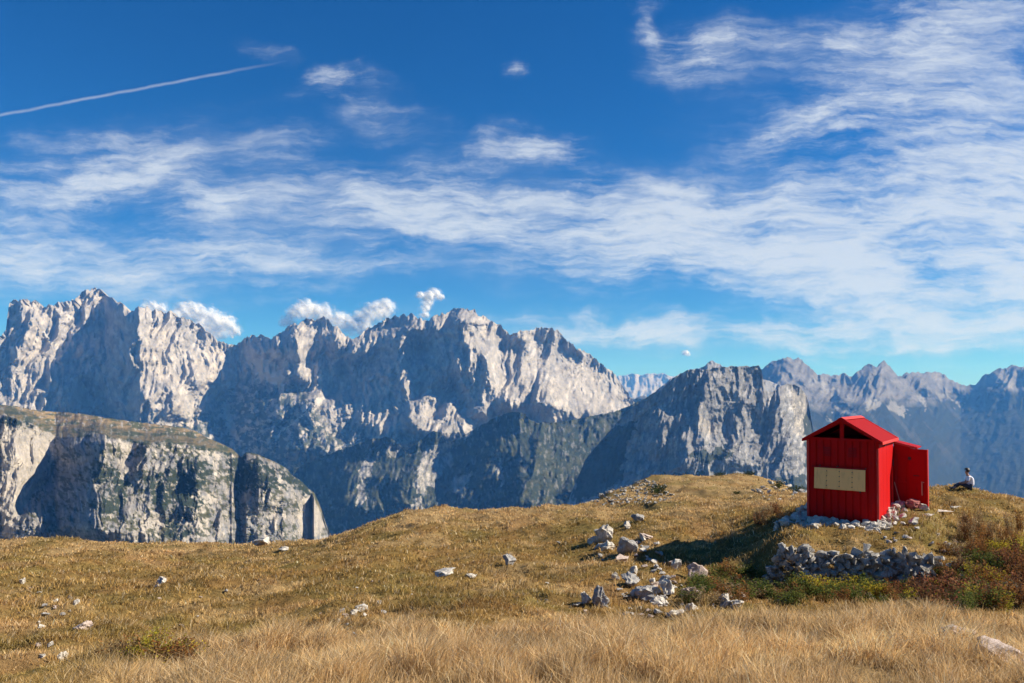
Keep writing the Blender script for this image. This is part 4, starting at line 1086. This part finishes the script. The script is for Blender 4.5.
for kd in ('green', 'yellow', 'rust', 'dark', 'straw', 'redbrown'):
    for j in range(3):
        V, Q, C, SV, SF = leaf_cluster(hash(kd) % 97 if False else {'green': 1, 'yellow': 2, 'rust': 3, 'dark': 4, 'straw': 5, 'redbrown': 6}[kd] * 10 + j, kd)
        PL[kd, j] = (mesh_np('foliage', V, quads=Q, mat=m_leaf, smooth=False, colors=C, link=False), mesh_np('stem', SV, quads=SF, mat=m_stem, link=False))
def plant(name, kd, p, w, h, label, cat, group, r):
    j = r.randrange(3)
    e = bpy.data.objects.new(name, None); COL.objects.link(e); e.location = (p[0], p[1], p[2] - .03); e.scale = (w, w, h); e.rotation_euler = (0, 0, r.uniform(0, 6.28))
    for nm, me in zip(('foliage', 'stems'), PL[kd, j]):
        o = bpy.data.objects.new(nm, me); COL.objects.link(o); o.parent = e
    return tag(e, label, cat, group)
r = random.Random(31)
for k in range(54):                                      # foot of the drystone wall
    px = 782 + 156 * (k + r.random()) / 54; d = r.uniform(17.8, 20.1); x = (px - 512) / F / 1.016 * d
    kd = r.choice(['green', 'green', 'yellow', 'rust', 'green', 'redbrown']); wd = {'green': 'green', 'yellow': 'yellow-green', 'rust': 'rusty', 'redbrown': 'red-brown'}[kd]
    plant('leafy_shrub', kd, (x, d, Hs(x, d)), r.uniform(.5, .8), r.uniform(.32, .58), f'{wd} leafy shrub at the foot of the drystone wall', 'shrub', f'{wd} shrubs at the foot of the wall', r)
for k in range(90):                                      # right slope
    px, py = r.uniform(936, 1045), r.uniform(550, 612)
    if py < 548 + (1000 - px) * .12: continue
    p = hit(px, py); kd = r.choice(['yellow', 'rust', 'green', 'redbrown', 'redbrown', 'rust', 'straw']); wd = {'green': 'dark green', 'yellow': 'golden yellow', 'rust': 'rusty orange', 'redbrown': 'red-brown', 'straw': 'straw coloured'}[kd]
    plant('autumn_shrub', kd, p, r.uniform(.5, .8), r.uniform(.35, .7), f'{wd} autumn shrub on the slope right of the drystone wall', 'shrub', f'{wd} autumn shrubs on the right', r)
for k in range(16):                                      # tall dry stalks on the terrace edge, right
    px, py = r.uniform(955, 1030), r.uniform(530, 550); p = hit(px, py)
    plant('dry_herb', 'straw' if k % 2 else 'rust', p, .4, r.uniform(.5, .8), 'tall dry herb stalk above the autumn shrubs on the right edge', 'plant', 'tall dry herbs on the right', r)
for k in range(46):                                      # dark hollow left of the hut
    px, py = r.uniform(690, 800), r.uniform(575, 606); p = hit(px, py); kd = r.choice(['rust', 'green', 'green', 'straw', 'green'])
    wd = {'green': 'green', 'rust': 'rusty', 'redbrown': 'red-brown', 'straw': 'straw coloured'}[kd]
    plant('bilberry_shrub', kd, p, r.uniform(.5, .9), r.uniform(.28, .5), f'low {wd} bilberry shrub in the hollow left of the wall', 'shrub', f'{wd} bilberry shrubs in the hollow', r)
for k in range(14):                                      # rim left of the hut
    px = 758 + 34 * r.random(); p = hit(px, 516 + r.uniform(-6, 10))
    plant('dry_herb', r.choice(['straw', 'redbrown', 'rust']), p, .5, r.uniform(.35, .6), 'brown dry herb on the rim just left of the hut', 'plant', 'dry herbs left of the hut', r)
for k in range(22):                                      # yellow patch bottom left
    px, py = r.uniform(108, 185), r.uniform(648, 668); p = hit(px, py)
    plant('yellow_herb', r.choice(['yellow', 'yellow', 'rust']), p, r.uniform(.3, .5), r.uniform(.2, .3), 'low yellow-leaved herb in the patch at the bottom left', 'plant', 'yellow herbs at the bottom left', r)
for (px, py, w, h, lab) in [(658, 494, 22, 12, 'dark green dwarf pine bush on the left of the far mound'), (750, 475, 12, 5, 'small dark dwarf pine on the skyline of the far mound'), (720, 476, 13, 5, 'low dark dwarf pine on the mound crest left of centre'),
                            (797, 481, 18, 8, 'dark dwarf pine bush just left of the hut wall'), (779, 488, 13, 9, 'rounded brown-green dwarf pine bush left of the hut'), (737, 494, 9, 4, 'small green dwarf pine bush on the flat of the mound')]:
    p = hit(px, py); s = p.y / F
    plant('dwarf_pine', 'dark', p, w * s * 1.0, h * s * 1.6, lab, 'bush', None, r)
    plant_o = bpy.context.scene.objects[-1] if False else None

# ------------------------------------------------------------------ person sitting on the edge
pm_shirt, t_, b_ = new_mat('white_shirt'); b_.inputs['Base Color'].default_value = (.75, .74, .80, 1); b_.inputs['Roughness'].default_value = .9
n_ = t_.noise(t_.add('ShaderNodeTexCoord').outputs['Object'], 9, 4); bp = t_.add('ShaderNodeBump'); bp.inputs['Distance'].default_value = .02; t_.l.new(n_, bp.inputs['Height']); t_.l.new(bp.outputs[0], b_.inputs['Normal'])
pm_skin, t_, b_ = new_mat('skin'); b_.inputs['Base Color'].default_value = (.42, .22, .15, 1)
pm_hair, t_, b_ = new_mat('hair'); b_.inputs['Base Color'].default_value = (.02, .014, .01, 1)
pm_dark, t_, b_ = new_mat('dark_trousers'); b_.inputs['Base Color'].default_value = (.02, .022, .035, 1)
def skin_mesh(name, verts, edges, radii, mat, parent=None, sub=2, root=0):
    me = bpy.data.meshes.new(name); me.from_pydata(verts, edges, []); o = bpy.data.objects.new(name, me); COL.objects.link(o)
    md = o.modifiers.new('skin', 'SKIN'); md.use_smooth_shade = True
    for i, rr in enumerate(radii):
        sv_ = me.skin_vertices[0].data[i]; sv_.radius = rr if hasattr(rr, '__len__') else (rr, rr); sv_.use_root = (i == root)
    o.modifiers.new('sub', 'SUBSURF').levels = sub; o.modifiers['sub'].render_levels = sub
    dg = bpy.context.evaluated_depsgraph_get(); m2 = bpy.data.meshes.new_from_object(o.evaluated_get(dg)); bpy.data.objects.remove(o)
    m2.name = name; m2.materials.clear(); m2.materials.append(mat); o = bpy.data.objects.new(name, m2); COL.objects.link(o)
    for pl in m2.polygons: pl.use_smooth = True
    if parent: o.parent = parent
    return o
per = bpy.data.objects.new('person', None); COL.objects.link(per)
pp = hit(970, 489.5, 30, 44); pz = Hs(pp.x, pp.y)
per.location = (pp.x, pp.y, pz); per.rotation_euler = (0, 0, R(-22)); per.scale = (.95, .95, .95)
tag(per, 'person in white shirt and dark trousers sitting on the hill edge looking at the valley', 'person')
# local frame: +X = back, -X = the way he faces (left in the photograph)
bv = [(0, 0, .13), (.03, 0, .30), (.02, 0, .48), (-.04, 0, .60), (-.07, 0, .67), (-.10, 0, .74), (-.105, 0, .82), (-.10, 0, .89),
      (-.02, -.10, .12), (-.40, -.13, .26), (-.66, -.12, .05), (-.78, -.12, .04), (-.02, .10, .12), (-.42, .13, .24), (-.70, .12, .05), (-.82, .12, .04),
      (-.04, -.19, .56), (-.14, -.24, .34), (-.38, -.16, .30), (-.46, -.14, .29), (-.04, .19, .56), (-.14, .24, .34), (-.38, .16, .29), (-.46, .14, .28)]
be = [(0, 1), (1, 2), (2, 3), (3, 4), (4, 5), (5, 6), (6, 7), (0, 8), (8, 9), (9, 10), (10, 11), (0, 12), (12, 13), (13, 14), (14, 15), (3, 16), (16, 17), (17, 18), (18, 19), (3, 20), (20, 21), (21, 22), (22, 23)]
br = [.14, .12, .13, .12, .05, .065, .092, .06, .09, .065, .045, .035, .09, .065, .045, .035, .055, .04, .03, .03, .055, .04, .03, .03]
body = skin_mesh('body', bv, be, br, pm_skin, per)
skin_mesh('shirt', [(.01, 0, .14), (.035, 0, .30), (.025, 0, .48), (-.04, 0, .60), (-.045, 0, .615), (-.04, -.19, .565), (-.12, -.235, .40), (-.04, .19, .565), (-.12, .235, .40)], [(0, 1), (1, 2), (2, 3), (3, 4), (3, 5), (5, 6), (3, 7), (7, 8)],
          [(.16, .19), (.145, .17), (.155, .19), (  .14, .16), .09, .075, .06, .075, .06], pm_shirt, per)
skin_mesh('trousers', [(0, 0, .12), (-.05, -.10, .125), (-.41, -.13, .265), (-.62, -.12, .10), (-.05, .10, .125), (-.43, .13, .245), (-.66, .12, .10)], [(0, 1), (1, 2), (2, 3), (0, 4), (4, 5), (5, 6)],
          [.15, .105, .08, .06, .105, .08, .06], pm_dark, per)
hb = bmesh.new(); bmesh.ops.create_icosphere(hb, subdivisions=3, radius=.125, matrix=Matrix.Translation((-.09, 0, .885)))
for v_ in list(hb.verts):
    if v_.co.z < .785 or (v_.co.x < -.15 and v_.co.z < .90): hb.verts.remove(v_)
hm_ = bpy.data.meshes.new('hair'); hb.to_mesh(hm_); hb.free(); hm_.materials.append(pm_hair); ho_ = bpy.data.objects.new('hair', hm_); COL.objects.link(ho_); ho_.parent = per
sol = ho_.modifiers.new('thick', 'SOLIDIFY'); sol.thickness = .02
for s_ in (-1, 1):
    skin_mesh('shoe', [(-.70 - (.04 if s_ > 0 else 0), s_ * .12, .05), (-.86 - (.04 if s_ > 0 else 0), s_ * .12, .05)], [(0, 1)], [.055, .045], pm_dark, per, 1)

# ------------------------------------------------------------------ cumulus behind the crests
cm, t_, b_ = new_mat('cloud_white'); t_.n.remove(b_)
tcn = t_.add('ShaderNodeTexCoord'); at = t_.add('ShaderNodeAttribute', attribute_name='tint')
nz = t_.noise(tcn.outputs['Object'], .0026, 7, .66, .6)
al = t_.math('MULTIPLY', t_.maprange(t_.math('ADD', nz, at.outputs['Fac']), .36, .80), .42)
tr = t_.add('ShaderNodeBsdfTransparent'); ms = t_.add('ShaderNodeMixShader'); df = t_.add('ShaderNodeBsdfDiffuse'); df.inputs[0].default_value = (.97, .97, .97, 1); tl = t_.add('ShaderNodeBsdfTranslucent'); tl.inputs[0].default_value = (.97, .97, .97, 1)
m2_ = t_.add('ShaderNodeMixShader'); m2_.inputs[0].default_value = .5; t_.l.new(df.outputs[0], m2_.inputs[1]); t_.l.new(tl.outputs[0], m2_.inputs[2])
t_.l.new(al, ms.inputs[0]); t_.l.new(tr.outputs[0], ms.inputs[1]); t_.l.new(m2_.outputs[0], ms.inputs[2]); t_.l.new(ms.outputs[0], t_.n['Material Output'].inputs[0])
_ico = bmesh.new(); bmesh.ops.create_icosphere(_ico, subdivisions=3, radius=1); IV = np.array([v.co[:] for v in _ico.verts]); _ico.verts.index_update(); IF = np.array([[v.index for v in f.verts] for f in _ico.faces]); _ico.free()
def cloud(label, puffs, D=26000):
    # each puff is a nest of thin misty skins, denser towards its middle
    Vs, Fs, Cs, n = [], [], [], 0
    for k, (px, py, rad) in enumerate(puffs):
        c = np.array(P(px, py, D + 200 * (k % 5))); rr = rad * D / F
        for i in range(9):
            d = 1 + .30 * fbm(IV[:, 0] * 1.4 + k * 3.1 + i * .15, IV[:, 2] * 1.4 + IV[:, 1] * 1.7, 4, .6, 3)
            V = IV * d[:, None] * (.40 + .16 * i) * rr * np.array([1.0, .8, .8]) + c
            Vs.append(V); Fs.append(IF + n); Cs.append(np.full((len(V), 3),   .20 - .040 * i)); n += len(V)
    o = mesh_np('cumulus_cloud', np.concatenate(Vs), tris=np.concatenate(Fs), mat=cm, colors=np.concatenate(Cs)); tag(o, label, 'cloud')
    return o
cloud('white cumulus cloud peeping over the crest left of the saddle', [(152, 306, 7), (160, 309, 6), (182, 312, 8), (192, 311, 9), (203, 316, 10), (214, 322, 10), (225, 325, 8), (200, 328, 9), (216, 332, 8), (233, 331, 6), (172, 316, 7)])
cloud('white cumulus bank behind the rounded dome', [(297, 312, 8), (305, 308, 8), (314, 312, 9), (326, 314, 9), (338, 320, 9), (348, 325, 9), (358, 322, 9), (368, 315, 9), (377, 312, 9), (386, 309, 8), (384, 304, 6), (362, 330, 8), (290, 322, 7)])
cloud('small white puff rising above the highest ridge', [(420, 295, 3.5), (428, 297, 5), (434, 294, 5), (440, 297, 3.5), (428, 303, 5), (426, 309, 4.5), (424, 315, 4)])
cloud('tiny white cloud puff above the grey rock wall', [(685, 353, 2.6), (688, 355, 2.2)])
